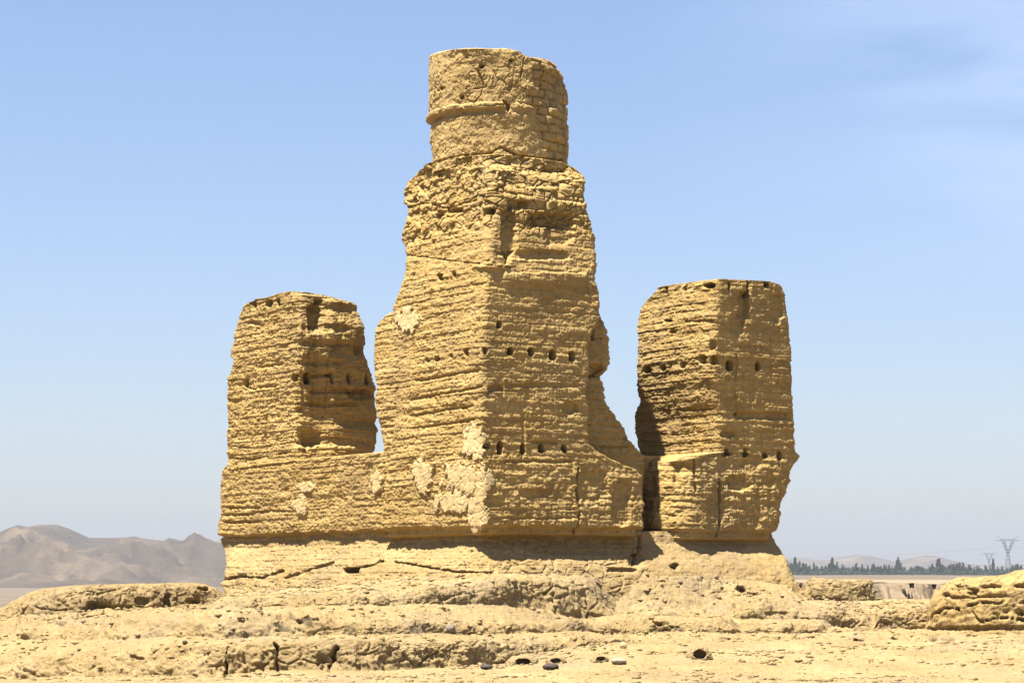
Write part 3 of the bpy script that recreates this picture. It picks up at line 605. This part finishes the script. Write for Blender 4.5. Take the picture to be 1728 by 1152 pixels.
# ------------------------------------------------------------------ free standing lumps of earth
GP = P.copy()
def polyloft(name, pts, topl, zb, material, label, cat, inset, feats=(), amp=1.0, res=.02, sty='mound', under=None):
    pts = np.array(pts, float); XY = np.stack([(pts[:, 0]-864)/F*pts[:, 1], pts[:, 1]], -1)
    # Chaikin rounding
    for _ in range(3):
        nx = np.roll(XY, -1, 0); XY = np.stack([XY*.75+nx*.25, XY*.25+nx*.75], 1).reshape(-1, 2)
    seg = np.linalg.norm(np.roll(XY, -1, 0)-XY, axis=1); cum = np.concatenate([[0], seg.cumsum()])
    nu = int(min(cum[-1]/res, 900)); s = np.linspace(0, cum[-1], nu, endpoint=False)
    XX = np.interp(s, cum, np.append(XY[:, 0], XY[0, 0])); YY = np.interp(s, cum, np.append(XY[:, 1], XY[0, 1]))
    tx = np.gradient(XX); ty = np.gradient(YY); l = np.hypot(tx, ty); nx, ny = ty/l, -tx/l
    area = .5*np.sum(XX*np.roll(YY, -1)-np.roll(XX, -1)*YY)
    if area < 0: nx, ny = -nx, -ny
    cx, cy = XX.mean(), YY.mean()
    tf = tab(topl); nv = 70
    q = np.linspace(0, 1, nv)[:, None]
    ins = inset(q)
    X = XX[None] - nx[None]*ins; Y = YY[None] - ny[None]*ins
    ks = 1-np.linspace(0, 1, 44)[1:]; ks[-1] = .004
    X = np.concatenate([X, cx+(X[-1:]-cx)*ks[:, None]]); Y = np.concatenate([Y, cy+(Y[-1:]-cy)*ks[:, None]])
    px = 864+F*X/Y; zt = zimg(tf(px), Y)
    zt[nv:] = zt[nv:]                       # cap follows the outline
    Q = np.concatenate([q**1.0, 1+0*ks[:, None]])
    Zz = zb + (zt-zb)*np.sin(np.clip(Q, 0, 1)*math.pi/2)**.8
    P = np.stack([X, Y, Zz], -1)
    un = np.concatenate([np.ones((nv, 1)), ks[:, None]])*np.sqrt(np.clip(1-.7*Q**3, 0, 1))
    NX, NY, NZ = nx[None]*un, ny[None]*un, np.sqrt(np.clip(1-un**2, 0, 1))
    wP = P + .08*fbm(P, 2, 3)[..., None]
    if sty == 'plates':
        wQ = P + np.stack([.30*fbm(P, 2.2, 4, .6, off=q) for q in (1, 2, 3)], -1)
        f1, f2, cid = worley(wQ, (2.6, 2.6, 3.8)); cm = ss(-.2, .3, fbm(P, 1.1, 3, off=21))
        hh = (P[..., 2]-zb)/(zt-zb) + .16*fbm(P, (.9, .9, .9), 4, .6, off=97); D = .04 + .07*fbm(P, (3, 3, 4), 5, .68, off=14) - .04*ss(.50, .53, hh) - .12*ss(.14, .09, hh) + .05*terrace(fbm(P, (1.1, 1.1, 2.2), 5, .55, off=31), 4, .85) - .10*ss(.05, 0, f2-f1)*cm + .045*(cid-.5) + .05*fbm(P, 1.5, 3, off=63) + .05*fbm(P, 7, 5, .7) + .06*terrace(fbm(P, (3.5, 3.5, 6), 5, .65, off=13), 4, .85)
    else:
        f1, f2, cid = worley(wP, (2.2, 2.2, 3)); g1, g2, gid = worley(wP, (6, 6, 7), 3)
        D = .12*fbm(P, (1.3, 1.3, 1.6), 5, .55, off=3) + .06*terrace(fbm(P, (2.2, 2.2, 4), 5, .6, off=8), 4, .7) - .04*ss(.1, 0, f2-f1)*ss(-.1, .4, fbm(P, 1, 2, off=5)) - .018*ss(.1, 0, g2-g1) + .045*fbm(P, 7, 5, .68)
    D = D*amp*np.where(NZ > .9, .5, 1)*(.68 if sty == 'plates' else 1) + holes_disp(P, feats, (NY < .3)*1.0)
    P[..., 0] += NX*D; P[..., 1] += NY*D; P[..., 2] += NZ*D*.6
    fc = grid_faces(P.shape[0], nu); fc = fc if area > 0 else fc[:, ::-1]
    return tag(mesh_obj(name, P.reshape(-1, 3), fc, material), label, cat)
polyloft('earth_mound', [(-60,43.5),(20,41.6),(90,40.6),(150,40.2),(220,40.9),(330,42.0),(408,42.9),(420,43.8),(360,45.2),(150,45.5),(0,45.2)],
    [(-80,1040),(-20,1034),(8,1026),(30,1012),(50,1000),(75,993),(100,990),(150,987),(200,986),(260,985),(300,984),(330,984),(350,988),(365,995),(385,1008),(400,1022),(415,1035)], .25, M_mound,
    'long low rounded mound of cracked earth in front of the far hills', 'mound', lambda q: .45*q**2.2,
    feats=[('dent',165,1022,22,7,.15),('dent',285,1015,8,14,.15),('dent',240,1014,12,6,.1),('dent',210,1025,30,4,.08),('hole',345,992,10,3,.15),('dent',380,1016,14,6,.15),('dent',330,1014,12,5,.1),('crack',[(60,1025),(90,1030),(120,1027),(150,1024)],1.5,.06)])
polyloft('crumbled_wall', [(1530,39.9),(1548,38.7),(1640,38.0),(1728,37.8),(1860,37.6),(1990,38.4),(2000,40.5),(1880,42.0),(1700,41.6),(1600,41)],
    [(1555,1066),(1563,1045),(1570,1012),(1580,998),(1592,988),(1610,977),(1625,973),(1645,974),(1680,972),(1700,969),(1715,963),(1728,961),(1800,958),(1900,968),(1980,990),(2010,1040)], .2, M_crumble,
    'broken stretch of cracked earthen wall rising at the edge of the sandy flat', 'wall', lambda q: .10*q + .55*q**4, sty='plates',
    feats=[('ledge',1655,1692,987,9,.09,-.02),('ledge',1712,1740,985,10,.09,0),('ledge',1628,1652,990,8,.07,.15),('ledge',1608,1626,985,6,.08,.1),('dent',1597,1004,7,4,.08),('dent',1640,1000,9,4,.07),
           ('crack',[(1563,1052),(1572,1036),(1585,1032),(1592,1026),(1605,1026),(1620,1028)],2.4,.14),('crack',[(1632,1022),(1655,1016),(1680,1018),(1728,1014)],2,.10),('crack',[(1665,1046),(1685,1042),(1700,1042),(1728,1046)],2.4,.12),('crack',[(1696,1022),(1700,1032),(1728,1036)],2.4,.12),
           ('ledge',1560,1745,1059,10,.07,-.02),('crack',[(1640,1030),(1650,1045),(1660,1050)],1.8,.08),('ledge',1600,1700,1006,6,.06,-.03)], res=.018)
polyloft('earth_hummock', [(1348,47.4),(1370,46.6),(1430,46.4),(1480,46.8),(1494,47.6),(1490,49),(1430,50),(1350,49.4)],
    [(1340,980),(1352,978),(1375,976),(1400,978),(1450,977),(1470,979),(1478,985),(1488,997),(1497,1010)], .6, M_mound,
    'flat topped lump of yellow earth standing between the ruin and the crumbled wall', 'mound', lambda q: .3*q**2.5,
    feats=[('dent',1478,990,7,6,.2),('dent',1484,1002,5,6,.15)])

# ------------------------------------------------------------------ stones
def seat(px, py):
    ci = int(np.clip(np.searchsorted(cols, px), 0, len(cols)-1)); c_ = GP[:, ci]; pyc = 975 - F*(c_[:, 2]-ZC)/np.maximum(c_[:, 1], 1)
    j = int(np.argmin(np.abs(pyc-py) + .05*c_[:, 1])); return float(c_[j, 1]), float(c_[j, 2])
def stone(name, px, py, Y, wpx, hpx, material, label, seed, flat=1.0, cat='stone'):
    import bmesh
    bm = bmesh.new(); bmesh.ops.create_icosphere(bm, subdivisions=4, radius=1)
    V = np.array([v.co[:] for v in bm.verts], np.float32); Fc = np.array([[v.index for v in f.verts] for f in bm.faces]); bm.free()
    V = V*(1 + .22*fbm(V, 1.1, 3, off=seed*3.1) + .05*fbm(V, 5, 3, off=seed))[:, None]
    Y, zg = seat(px, py + hpx*.35); a = wpx/F*Y/2; b = hpx/F*Y/2
    V = V*np.array((a, a*.75, b)) 
    o = mesh_obj(name, V, Fc, material); o.location = ((px-864)/F*Y, Y, zg + b*.7)
    return tag(o, label, cat)
stone('stone', 821, 1125, 32.2, 22, 10, M_dark, 'small dark flat stone lying at the foot of the lowest terrace', 1)
stone('stone', 929, 1124, 31.8, 29, 13, M_dark, 'dark grey boulder lying on open sand beside the pale stone', 2)
stone('stone', 1044, 1114, 33.2, 27, 11, M_white, 'smooth pale cream stone lying on the open sand', 3)
stone('stone', 1052, 1089, 35.6, 13, 12, M_clod, 'rough upright brown clod on the sand right of the terraces', 4, cat='clod')
stone('stone', 760, 1060, 34.4, 17, 16, M_grey, 'round grey boulder sitting in the bank of the second terrace', 5)
stone('stone', 312, 1084, 33.3, 9, 7, M_dark, 'tiny dark stone on the ledge above the lowest bank', 6)
stone('stone', 188, 1052, 37.0, 9, 4, M_dark, 'tiny bluish flat stone below the low rounded mound', 7)
stone('stone', 128, 1144, 32.6, 9, 6, M_clod, 'little brown clod at the foot of the bank', 8, cat='clod')
def burrow(px, py, Y, wpx, hpx, label, seed, dirx=0.0, lip=.8):
    import bmesh
    bm = bmesh.new(); bmesh.ops.create_icosphere(bm, subdivisions=6, radius=1)
    V = np.array([v.co[:] for v in bm.verts], np.float32); Fc = np.array([[v.index for v in f.verts] for f in bm.faces]); bm.free()
    n = V.copy(); V = V*(1 + .25*fbm(V, 1.3, 4, .6, off=seed*3.1) + .08*fbm(V, 6, 3, off=seed))[:, None]
    m = np.hypot((n[:, 0]-dirx)/.52, (n[:, 2]-.30)/.40) + .25*fbm(n, 3, 3, off=seed*2); m = ss(1.05, .75, m)*(n[:, 1] < 0)
    V[:, 1] = V[:, 1]*(1-m) + m*(.75 - .4*m)
    V[:, 2] -= m*.12
    Y, zg = seat(px, py); a = wpx/F*Y/2; b = hpx/F*Y
    o = mesh_obj('burrow', V*np.array((a, a*.8, b*.95)), Fc, M_sand); o.location = ((px-864)/F*Y, Y, zg)
    return tag(o, label, 'burrow')
burrow(1180, 1110, 33.2, 46, 20, 'dark animal burrow opening in a low heap on the open sand', 3)
burrow(886, 1119, 33.8, 52, 14, 'wide dark hollow under a crumbling lip at the end of the lowest terrace', 5, -.1)
burrow(938, 1117, 34.4, 34, 11, 'small dark hollow just behind the dark grey boulder', 8)
burrow(1012, 1115, 33.6, 30, 10, 'shadowed earth lump against the pale cream stone', 14, .1)
# loose pebbles strewn over the flat ground, too many to count
def pebbles():
    r = np.random.RandomState(3); n = 5200
    Yp = 28.5 + r.rand(n)**1.2*11; pxx = r.rand(n)*2100-180; 
    # height from the traced knots
    base = np.array([[1,0,0],[-1,0,0],[0,1,0],[0,-1,0],[0,0,.7],[0,0,-.7]], float); fb = np.array([[0,2,4],[2,1,4],[1,3,4],[3,0,4],[2,0,5],[1,2,5],[3,1,5],[0,3,5]])
    allY = np.stack([p_[0] for p_ in prof]); allZ = np.stack([p_[1] for p_ in prof])
    VV, FF = [], []; k = 0
    for i in range(n):
        ci = np.searchsorted(cols, pxx[i]); ci = min(ci, len(cols)-1)
        zz = np.interp(Yp[i], allY[:, ci], allZ[:, ci]) + .01
        s = .004 + .018*r.rand()**5
        v = (base*(1+.4*r.rand(6, 1)))*s*np.array((1.3, 1, .7)) @ np.array([[math.cos(i), math.sin(i), 0], [-math.sin(i), math.cos(i), 0], [0, 0, 1]])
        VV.append(v + np.array(((pxx[i]-864)/F*Yp[i], Yp[i], zz))); FF.append(fb+k); k += 6
    return mesh_obj('pebbles', np.concatenate(VV), np.concatenate(FF), M_clod, smooth=False)
tag(pebbles(), 'small brown pebbles strewn over the sand', 'pebbles', kind='stuff')
def rubble():
    r = np.random.RandomState(13); n = 26000
    Yp = 29 + r.rand(n)**.8*15; pxx = r.rand(n)*2100-180
    P_ = np.stack([pxx*.01, Yp, Yp*0], -1); keep = fbm(P_, (.45, .8, 1), 3) + .35*r.rand(n) > .12 + .18*(Yp < 32.5); Yp, pxx = Yp[keep], pxx[keep]; n = len(Yp)
    base = np.array([[1,0,0],[-1,0,0],[0,1,0],[0,-1,0],[0,0,.8],[0,0,-.8]], float); fb = np.array([[0,2,4],[2,1,4],[1,3,4],[3,0,4],[2,0,5],[1,2,5],[3,1,5],[0,3,5]])
    ci = np.clip(np.searchsorted(cols, pxx), 0, len(cols)-1); col_Y = GP[:, :, 1]; VV = []; s = .010 + .045*r.rand(n)**5
    for i in range(n):
        yy = col_Y[:, ci[i]]; j = int(np.argmin(np.abs(yy - Yp[i]))); c_ = GP[j, ci[i]]
        v = (base*(.7+.6*r.rand(6, 1)) + .15*r.normal(size=(6, 3)))*s[i]*np.array((1.3, 1, .8))
        VV.append(v + c_ + (0, 0, s[i]*.15))
    FF = (fb[None] + 6*np.arange(n)[:, None, None]).reshape(-1, 3)
    return mesh_obj('rubble', np.concatenate(VV), FF, M_sand, smooth=False)
tag(rubble(), 'loose crumbs and clods of earth lying on the terraces', 'rubble', kind='stuff')

def tufts():
    r = np.random.RandomState(21); VV, FF = [], []; k = 0
    for px, py, wd in ((483, 1064, 26), (470, 1058, 14), (590, 1068, 22), (1600, 1084, 24), (1575, 1082, 12), (520, 1052, 16), (100, 1056, 22), (1150, 1066, 14), (700, 1068, 18), (1420, 1030, 20)):
        ci = min(np.searchsorted(cols, px), len(cols)-1); pyc = 975 - F*(GP[:, ci, 2]-ZC)/GP[:, ci, 1]; j = int(np.argmin(np.abs(pyc-py) + 100*(GP[:, ci, 1] > 48))); c_ = GP[j, ci]
        for q in range(90):
            a = r.rand()*6.28; rr = r.rand()*wd/F*c_[1]*.5; b0 = c_ + np.array((rr*math.cos(a), rr*math.sin(a)*.5, -.02)); L_ = .04+.09*r.rand(); tilt = r.normal(size=2)*.5
            t_ = b0 + np.array((tilt[0]*L_, tilt[1]*L_, L_)); wv = np.array((.0022, .001, 0))
            VV += [b0-wv, b0+wv, t_+wv*.4, t_-wv*.4]; FF.append([k, k+1, k+2, k+3]); k += 4
    return mesh_obj('dry_grass', np.array(VV), np.array(FF), M_straw, smooth=False)
tag(tufts(), 'sparse dry grey grass clinging to the earth banks', 'dry grass', kind='stuff')

# ------------------------------------------------------------------ far terrace with a cliff, gravel plain, hills
def sheet(name, colpx, rows, material, disp=None, kind='structure', label=None):
    """rows: list of (Y, y-table or z) ; each column fans out from the camera's foot"""
    Yg = np.array([r_[0] for r_ in rows], float); c_ = np.asarray(colpx, float)
    Zg = np.stack([r_[1](c_, r_[0]) for r_ in rows])
    Xg = (c_[None]-864)/F*Yg[:, None]; P = np.stack([Xg, np.repeat(Yg[:, None], len(c_), 1), Zg], -1)
    if disp is not None: P = disp(P)
    o = mesh_obj(name, P.reshape(-1, 3), grid_faces(P.shape[0], P.shape[1], False)[:, ::-1], material)
    return tag(o, label, kind=kind)
zc_ = lambda v: (lambda c_, Y: np.full(len(c_), v, float))
yt_ = lambda l: (lambda c_, Y: zimg(tab(l)(c_), Y))
fc_ = np.arange(1250, 2600, 2.0)
crows = [(148, zc_(-8.0)), (150, yt_([(1300,1010)]))]
for k in np.linspace(0, 1, 26)[1:]: crows.append((150+1.2*k, (lambda kk: (lambda c_, Y: zimg(1010-26*kk*(1+0*c_)+1.5*np.sin(c_/31), Y)))(k)))
crows += [(153.5, lambda c_, Y: zimg(984.6, Y)+0*c_), (156, zc_(-3.0))]
def cliff_disp(P):
    s = ss(149, 150, P[..., 1])*ss(154, 152, P[..., 1])
    P[..., 1] += s*(2.2*fbm(P, (.35, .0, .05), 4, .6) + 2.0*terrace(fbm(P, (.6, .0, .25), 3, off=9), 4))*1.6
    return P
sheet('far_terrace', fc_, crows, M_cliff, cliff_disp, label='distant grey brown cliff edge of the next terrace')
# bright sand over its top
sheet('sand_flat', fc_, [(151.6+250*k**2, (lambda kk: (lambda c_, Y: zimg(984.3, 152)*(1-kk)+kk*zimg(977.5, 400) + 0*c_ + .10*np.sin(c_/23)*(1-kk)))(k)) for k in np.linspace(0, 1, 20)], M_farsand, label='bright sand flat on top of the far terrace')
pc = np.concatenate([np.linspace(-9000, -100, 60), np.arange(-100, 1830, 6.0), np.linspace(1830, 10000, 60)])
gz = lambda a, b: yt_([(400, a), (1300, b)])
prow = [(-60, zc_(-8.5)), (20, zc_(-8.5)), (60, zc_(-8.5)), (200, zc_(-8.2)), (300, zc_(-8.2)), (375, lambda c_, Y: np.where(c_ > 1200, zimg(978.6, 375), zimg(1024, 375)+0*c_)), (420, lambda c_, Y: np.where(c_ > 1200, zimg(976.8, 420), zimg(1021, 420)+0*c_)), (700, gz(1010, 974)), (1000, gz(1003, 972)), (1400, gz(999, 971)), (1900, gz(996, 970)), (2600, gz(990, 969.5)), (5000, gz(982, 968)), (9500, gz(975, 968))]
def plain_rows():
    out = []
    for (Ya_, fa), (Yb_, fb_) in zip(prow[:-1], prow[1:]):
        for k in np.linspace(0, 1, 8, endpoint=False): out.append((Ya_+(Yb_-Ya_)*k, (lambda kk, A, B, p, q: (lambda c_, Y: A(c_, p)*(1-kk)+B(c_, q)*kk))(k, fa, fb_, Ya_, Yb_)))
    return out
Ypr = []
def plain_disp(P):
    # columns behind the camera would fan inwards: spread them
    P[..., 0] = np.where(P[..., 1] < 300, (P[..., 0]/np.where(np.abs(P[..., 1]) < 1, 1, P[..., 1]))*300, P[..., 0])
    P[..., 2] += ss(400, 900, P[..., 1])*1.2*fbm(P, (.006, .006, .006), 5)
    return P
sheet('desert_plain', pc, plain_rows(), M_plain, plain_disp, label='wide flat gravel desert behind the ruin')

def hills(name, outline, Y0, depth, foot, label, seed, material, x0, x1, rough=1.0, steps=2.0):
    tf = tab(outline); c_ = np.arange(x0, x1, steps); rowsn = 130
    v = np.linspace(0, 1, rowsn)[:, None]
    Yg = Y0 + depth*v + 0*c_[None]
    top = zimg(tf(c_), Y0+depth)[None]; ft = zimg(foot(c_), Y0)[None]
    X = (c_[None]-864)/F*Yg; P = np.stack([X, Yg, Yg*0], -1)
    rid = 1-np.abs(fbm(P, (.0022/rough, .0014/rough, 1), 5, .5, off=seed)*2.2); rid = np.clip(rid, 0, 1)
    rid2 = 1-np.abs(fbm(P, (.008/rough, .005/rough, 1), 4, .5, off=seed+4)*2)
    prof_ = v**1.25
    amp = np.sin(np.clip(v, 0, 1)*math.pi)**.8
    h = ft + (top-ft)*np.clip(prof_ + amp*(.80*(rid-.62) + .34*(rid2-.6)), -.02, .97)
    h = np.where(v > .995, top, np.minimum(h, ft+(top-ft)*.985))
    back = np.linspace(0, 1, 14)[1:, None]
    Pb = np.stack([(c_[None]-864)/F*(Y0+depth)*(1+.0*back), (Y0+depth)+depth*back+0*c_[None], top+(ft-top-5)*back**.8], -1)
    P[..., 2] = h
    P = np.concatenate([P, Pb])
    return tag(mesh_obj(name, P.reshape(-1, 3), grid_faces(P.shape[0], P.shape[1], False)[:, ::-1], material), label, kind='structure')
M_hill = earth('hill_rock', (.15,.108,.06), (.22,.16,.092), (.44,.325,.19), bump=9.0, scale=.009, strata=False)
hills('hills', [(-900,930),(-400,905),(-150,915),(-60,905),(0,899),(15,893),(30,888),(45,891),(60,888),(80,886),(100,887),(118,893),(150,907),(190,907),(215,906),(225,904),(240,908),(275,912),(292,908),(305,912),(328,906),(350,914),(372,920),(420,925),(520,935),(700,950),(900,966)],
    2300, 1500, lambda c_: np.interp(c_, [-500, 0, 250, 400, 900], [1014, 1012, 1003, 999, 990]), 'bare grey brown hills beyond the plain', 3, M_hill, -900, 900)
hills('hills', [(1180,965),(1290,950),(1330,943),(1350,941),(1375,944),(1400,944),(1430,938),(1448,935),(1470,938),(1490,942),(1510,946),(1540,941),(1560,937),(1575,937),(1600,943),(1630,950),(1660,953),(1690,955),(1728,952),(1800,945),(1950,950),(2200,962)],
    6200, 900, lambda c_: 969+0*c_, 'very faint hazy hills on the horizon behind the poplars', 9, M_hill, 1180, 2200, rough=1.4, steps=1.5)

# ------------------------------------------------------------------ poplars on the horizon
def poplar_meshes(seed, h, wd):
    r = np.random.RandomState(seed); n = 520
    t = r.rand(n)**.9; zz = h*(.10 + .90*t)
    env = 1.25*wd*(np.sin(np.clip(t, 0, 1)**.7*math.pi*.93+.2))*(.75+.35*np.sin(t*17+seed)*.5)
    th = r.rand(n)*6.283; rad = env*np.sqrt(r.rand(n))
    cen = np.stack([rad*np.cos(th), rad*np.sin(th), zz], -1)
    s = h*.028*(.6+.8*r.rand(n))[:, None, None]
    d = r.normal(size=(n, 4, 3))*s; d[:, :, 2] *= 1.7
    V = (cen[:, None]+d).reshape(-1, 3); Fc = np.arange(n*4).reshape(-1, 4)
    k = 7; a = np.arange(k)*2*math.pi/k; zr = [0, h*.3, h*.6, h*.85]; rr_ = [h*.018, h*.013, h*.008, h*.003]
    TV = np.concatenate([np.stack([q*np.cos(a), q*np.sin(a), 0*a+z_], -1) for q, z_ in zip(rr_, zr)])
    return V, Fc, TV, grid_faces(4, k)
protos = []
def make_poplar(seed, h, wd):
    e = bpy.data.objects.new('poplar_tree', None); C.collection.objects.link(e)
    V, Fc, TV, TF = poplar_meshes(seed, h, wd)
    mesh_obj('crown', V, Fc, M_leaf, e, smooth=False); mesh_obj('trunk', TV, TF, M_bark, e)
    return e
for sd, (h, wd) in enumerate([(13, 1.5), (12, 1.2), (11, 1.9), (14, 1.3), (9, 1.6)]): protos.append(make_poplar(sd+1, h, wd))
usedp = set()
def put_poplar(k, px, Y, sc, label, yb=970.0):
    if k in usedp:
        o = protos[k].copy(); C.collection.objects.link(o)
        for ch in protos[k].children:
            c_ = ch.copy(); C.collection.objects.link(c_); c_.parent = o
    else: o = protos[k]; usedp.add(k)
    o.location = ((px-864)/F*Y, Y, zimg(yb, Y)-.3); o.scale = (sc*1.0, sc*1.0, sc); o.rotation_euler = (0, 0, px)
    tag(o, label, 'tree', 'poplars in the tree line on the horizon')
rp = random.Random(5)
tall = tab([(1335,24),(1352,21),(1370,17),(1385,14),(1398,20),(1404,24),(1415,17),(1440,16),(1460,15),(1475,17),(1500,16),(1515,24),(1522,22),(1530,12),(1545,18),(1560,12),(1570,14),(1585,25),(1592,20),(1605,17),(1620,18),(1640,16),(1660,14),(1680,12),(1700,14),(1728,16)])
px_ = 1328.0; i = 0
while px_ < 1760:
    hh = float(tall(px_))*(.70+.5*rp.random()); Yt = 1900+rp.random()*140
    put_poplar(rp.choice([0, 1, 2, 3, 4]), px_, Yt, hh/F*Yt/12.5, 'ordinary dark green poplar packed among its like in the tree line on the right horizon')
    px_ += 1.0+rp.random()*1.6
for px0, hh, k, lb in ((1676, 25, 3, 'single tall dark poplar standing clear of the trees near the power pylon'), (1585, 27, 0, 'tallest poplar of the tree line left of the crumbled wall'), (1404, 25, 0, 'tall poplar in the dense clump right of the gap in the tree line'), (1516, 23, 2, 'broad tall poplar in the middle of the tree line')):
    put_poplar(k, px0, 1895, hh/F*1895/12.5, lb)
# low bushes between them reading as one mass
def thicket():
    r = np.random.RandomState(4); n = 16000; Yb = 1880+r.rand(n)*170; px = 1325+r.rand(n)*440
    hgt = (5+4*(.5+.5*np.sin(px/9)*np.sin(px/23+1))); zz = zimg(970.5, Yb)+r.rand(n)**1.2*hgt*Yb/F
    cen = np.stack([(px-864)/F*Yb, Yb, zz], -1); d = r.normal(size=(n, 4, 3))*.75
    return mesh_obj('undergrowth', (cen[:, None]+d).reshape(-1, 3), np.arange(n*4).reshape(-1, 4), M_leaf, smooth=False)
tag(thicket(), 'low green bushes filling in under the poplars', 'bushes', kind='stuff')

# ------------------------------------------------------------------ pylons and conductors
def bars(segs, th):
    VV, FF = [], []; k = 0
    for a, b in segs:
        a = np.array(a, float); b = np.array(b, float); d = b-a; d /= np.linalg.norm(d)+1e-9
        u = np.cross(d, (0, 0, 1)) if abs(d[2]) < .9 else np.cross(d, (1, 0, 0)); u /= np.linalg.norm(u); v = np.cross(d, u)
        for p in (a, b):
            for s, t in ((-1,-1),(1,-1),(1,1),(-1,1)): VV.append(p+(u*s+v*t)*th/2)
        FF += [[k, k+1, k+5, k+4], [k+1, k+2, k+6, k+5], [k+2, k+3, k+7, k+6], [k+3, k, k+4, k+7], [k, k+3, k+2, k+1], [k+4, k+5, k+6, k+7]]; k += 8
    return np.array(VV), np.array(FF)
def lattice(p0, p1, w0, w1, n, cx0=0, cx1=0):
    """square lattice mast from height p0 to p1"""
    s = []
    lv = np.linspace(0, 1, n+1); q = []
    for t in lv:
        wd = (w0+(w1-w0)*t)/2; cx = cx0+(cx1-cx0)*t; zz = p0+(p1-p0)*t
        q.append([(cx-wd, -wd, zz), (cx+wd, -wd, zz), (cx+wd, wd, zz), (cx-wd, wd, zz)])
    for i in range(n):
        for j in range(4):
            s += [(q[i][j], q[i+1][j]), (q[i][j], q[i+1][(j+1) % 4]), (q[i][(j+1) % 4], q[i+1][j]), (q[i+1][j], q[i+1][(j+1) % 4])]
    return s
def pylon(px, Y, ytop, ybase, label, th):
    H = (ybase-ytop)/F*Y; e = empty('power_pylon', ((px-864)/F*Y, Y, zimg(ybase, Y))); tag(e, label, 'pylon', 'power pylons')
    def part(nm, segs, t=th):
        V, Fc = bars(segs, t); o = mesh_obj(nm, V+np.array(e.location), Fc, M_steel, e, smooth=False); return o
    part('body', lattice(0, H*.55, H*.19, H*.05, 6))
    part('arm', lattice(H*.55, H*.88, H*.05, H*.06, 4, -H*.0, -H*.12)); part('arm', lattice(H*.55, H*.88, H*.05, H*.06, 4, H*.0, H*.12))
    beam = []
    xs = np.linspace(-.30, .30, 13)*H
    for a, b in zip(xs[:-1], xs[1:]):
        ta = H*.88+ (H*.05)*(1 if abs(a) < H*.19 else .25); tb = H*.88+(H*.05)*(1 if abs(b) < H*.19 else .25)
        for yy in (-H*.03, H*.03): beam += [((a, yy, H*.88), (b, yy, H*.88)), ((a, yy, ta), (b, yy, tb)), ((a, yy, H*.88), (b, yy, tb)), ((b, yy, H*.88), (b, yy, tb))]
    beam += [((x_, -H*.03, H*.88), (x_, H*.03, H*.88)) for x_ in xs]
    part('crossbeam', beam)
    part('peak', [((-H*.19, 0, H*.93), (-H*.27, 0, H)), ((-H*.13, 0, H*.93), (-H*.27, 0, H))]); part('peak', [((H*.19, 0, H*.93), (H*.27, 0, H)), ((H*.13, 0, H*.93), (H*.27, 0, H))])
    return e
pylon(1701, 2400, 904, 970, 'nearer taller lattice power pylon above the crumbled wall', .20)
pylon(1669, 3600, 930, 969, 'fainter shorter lattice power pylon behind the single tall poplar', .20)
def wire(p, q, sag, n=40, r=.10):
    t = np.linspace(0, 1, n); p = np.array(p); q = np.array(q); pts = p+(q-p)*t[:, None]; pts[:, 2] -= sag*4*t*(1-t)
    return bars(list(zip(pts[:-1], pts[1:])), r)
def P3(px, y, Y): return ((px-864)/F*Y, Y, zimg(y, Y))
for a, b, s, lb in ((P3(1696, 922, 2400), P3(1250, 941, 2900), 4, 'upper faint power line running left from the nearer pylon'), (P3(1706, 923, 2400), P3(2250, 930, 2700), 5, 'faint power line running out of the picture right of the nearer pylon'),
                (P3(1666, 936, 3600), P3(1280, 939, 3900), 3, 'lower faint power line running left from the fainter pylon')):
    V, Fc = wire(a, b, s, r=.12); tag(mesh_obj('power_line', V, Fc, M_wire, smooth=False), lb, 'power line', 'power lines')

# ------------------------------------------------------------------ air
bx = np.array([(x, y, z_) for x in (-9000, 9000) for y in (-400, 12000) for z_ in (-30, 240)], float)
hz = mesh_obj('haze', bx, [[0,1,3,2],[4,6,7,5],[0,4,5,1],[2,3,7,6],[0,2,6,4],[1,5,7,3]], bpy.data.materials.new('haze'), smooth=False)
hm = hz.data.materials[0]; hm.use_nodes = True; t = hm.node_tree; t.nodes.remove(t.nodes['Principled BSDF'])
pv = t.nodes.new('ShaderNodeVolumePrincipled'); pv.inputs['Density'].default_value = 1.4e-4; pv.inputs['Color'].default_value = (.355, .38, .435, 1); pv.inputs['Anisotropy'].default_value = .0
t.links.new(pv.outputs[0], t.nodes['Material Output'].inputs['Volume'])
tag(hz, 'pale dusty haze over the plain', kind='stuff')
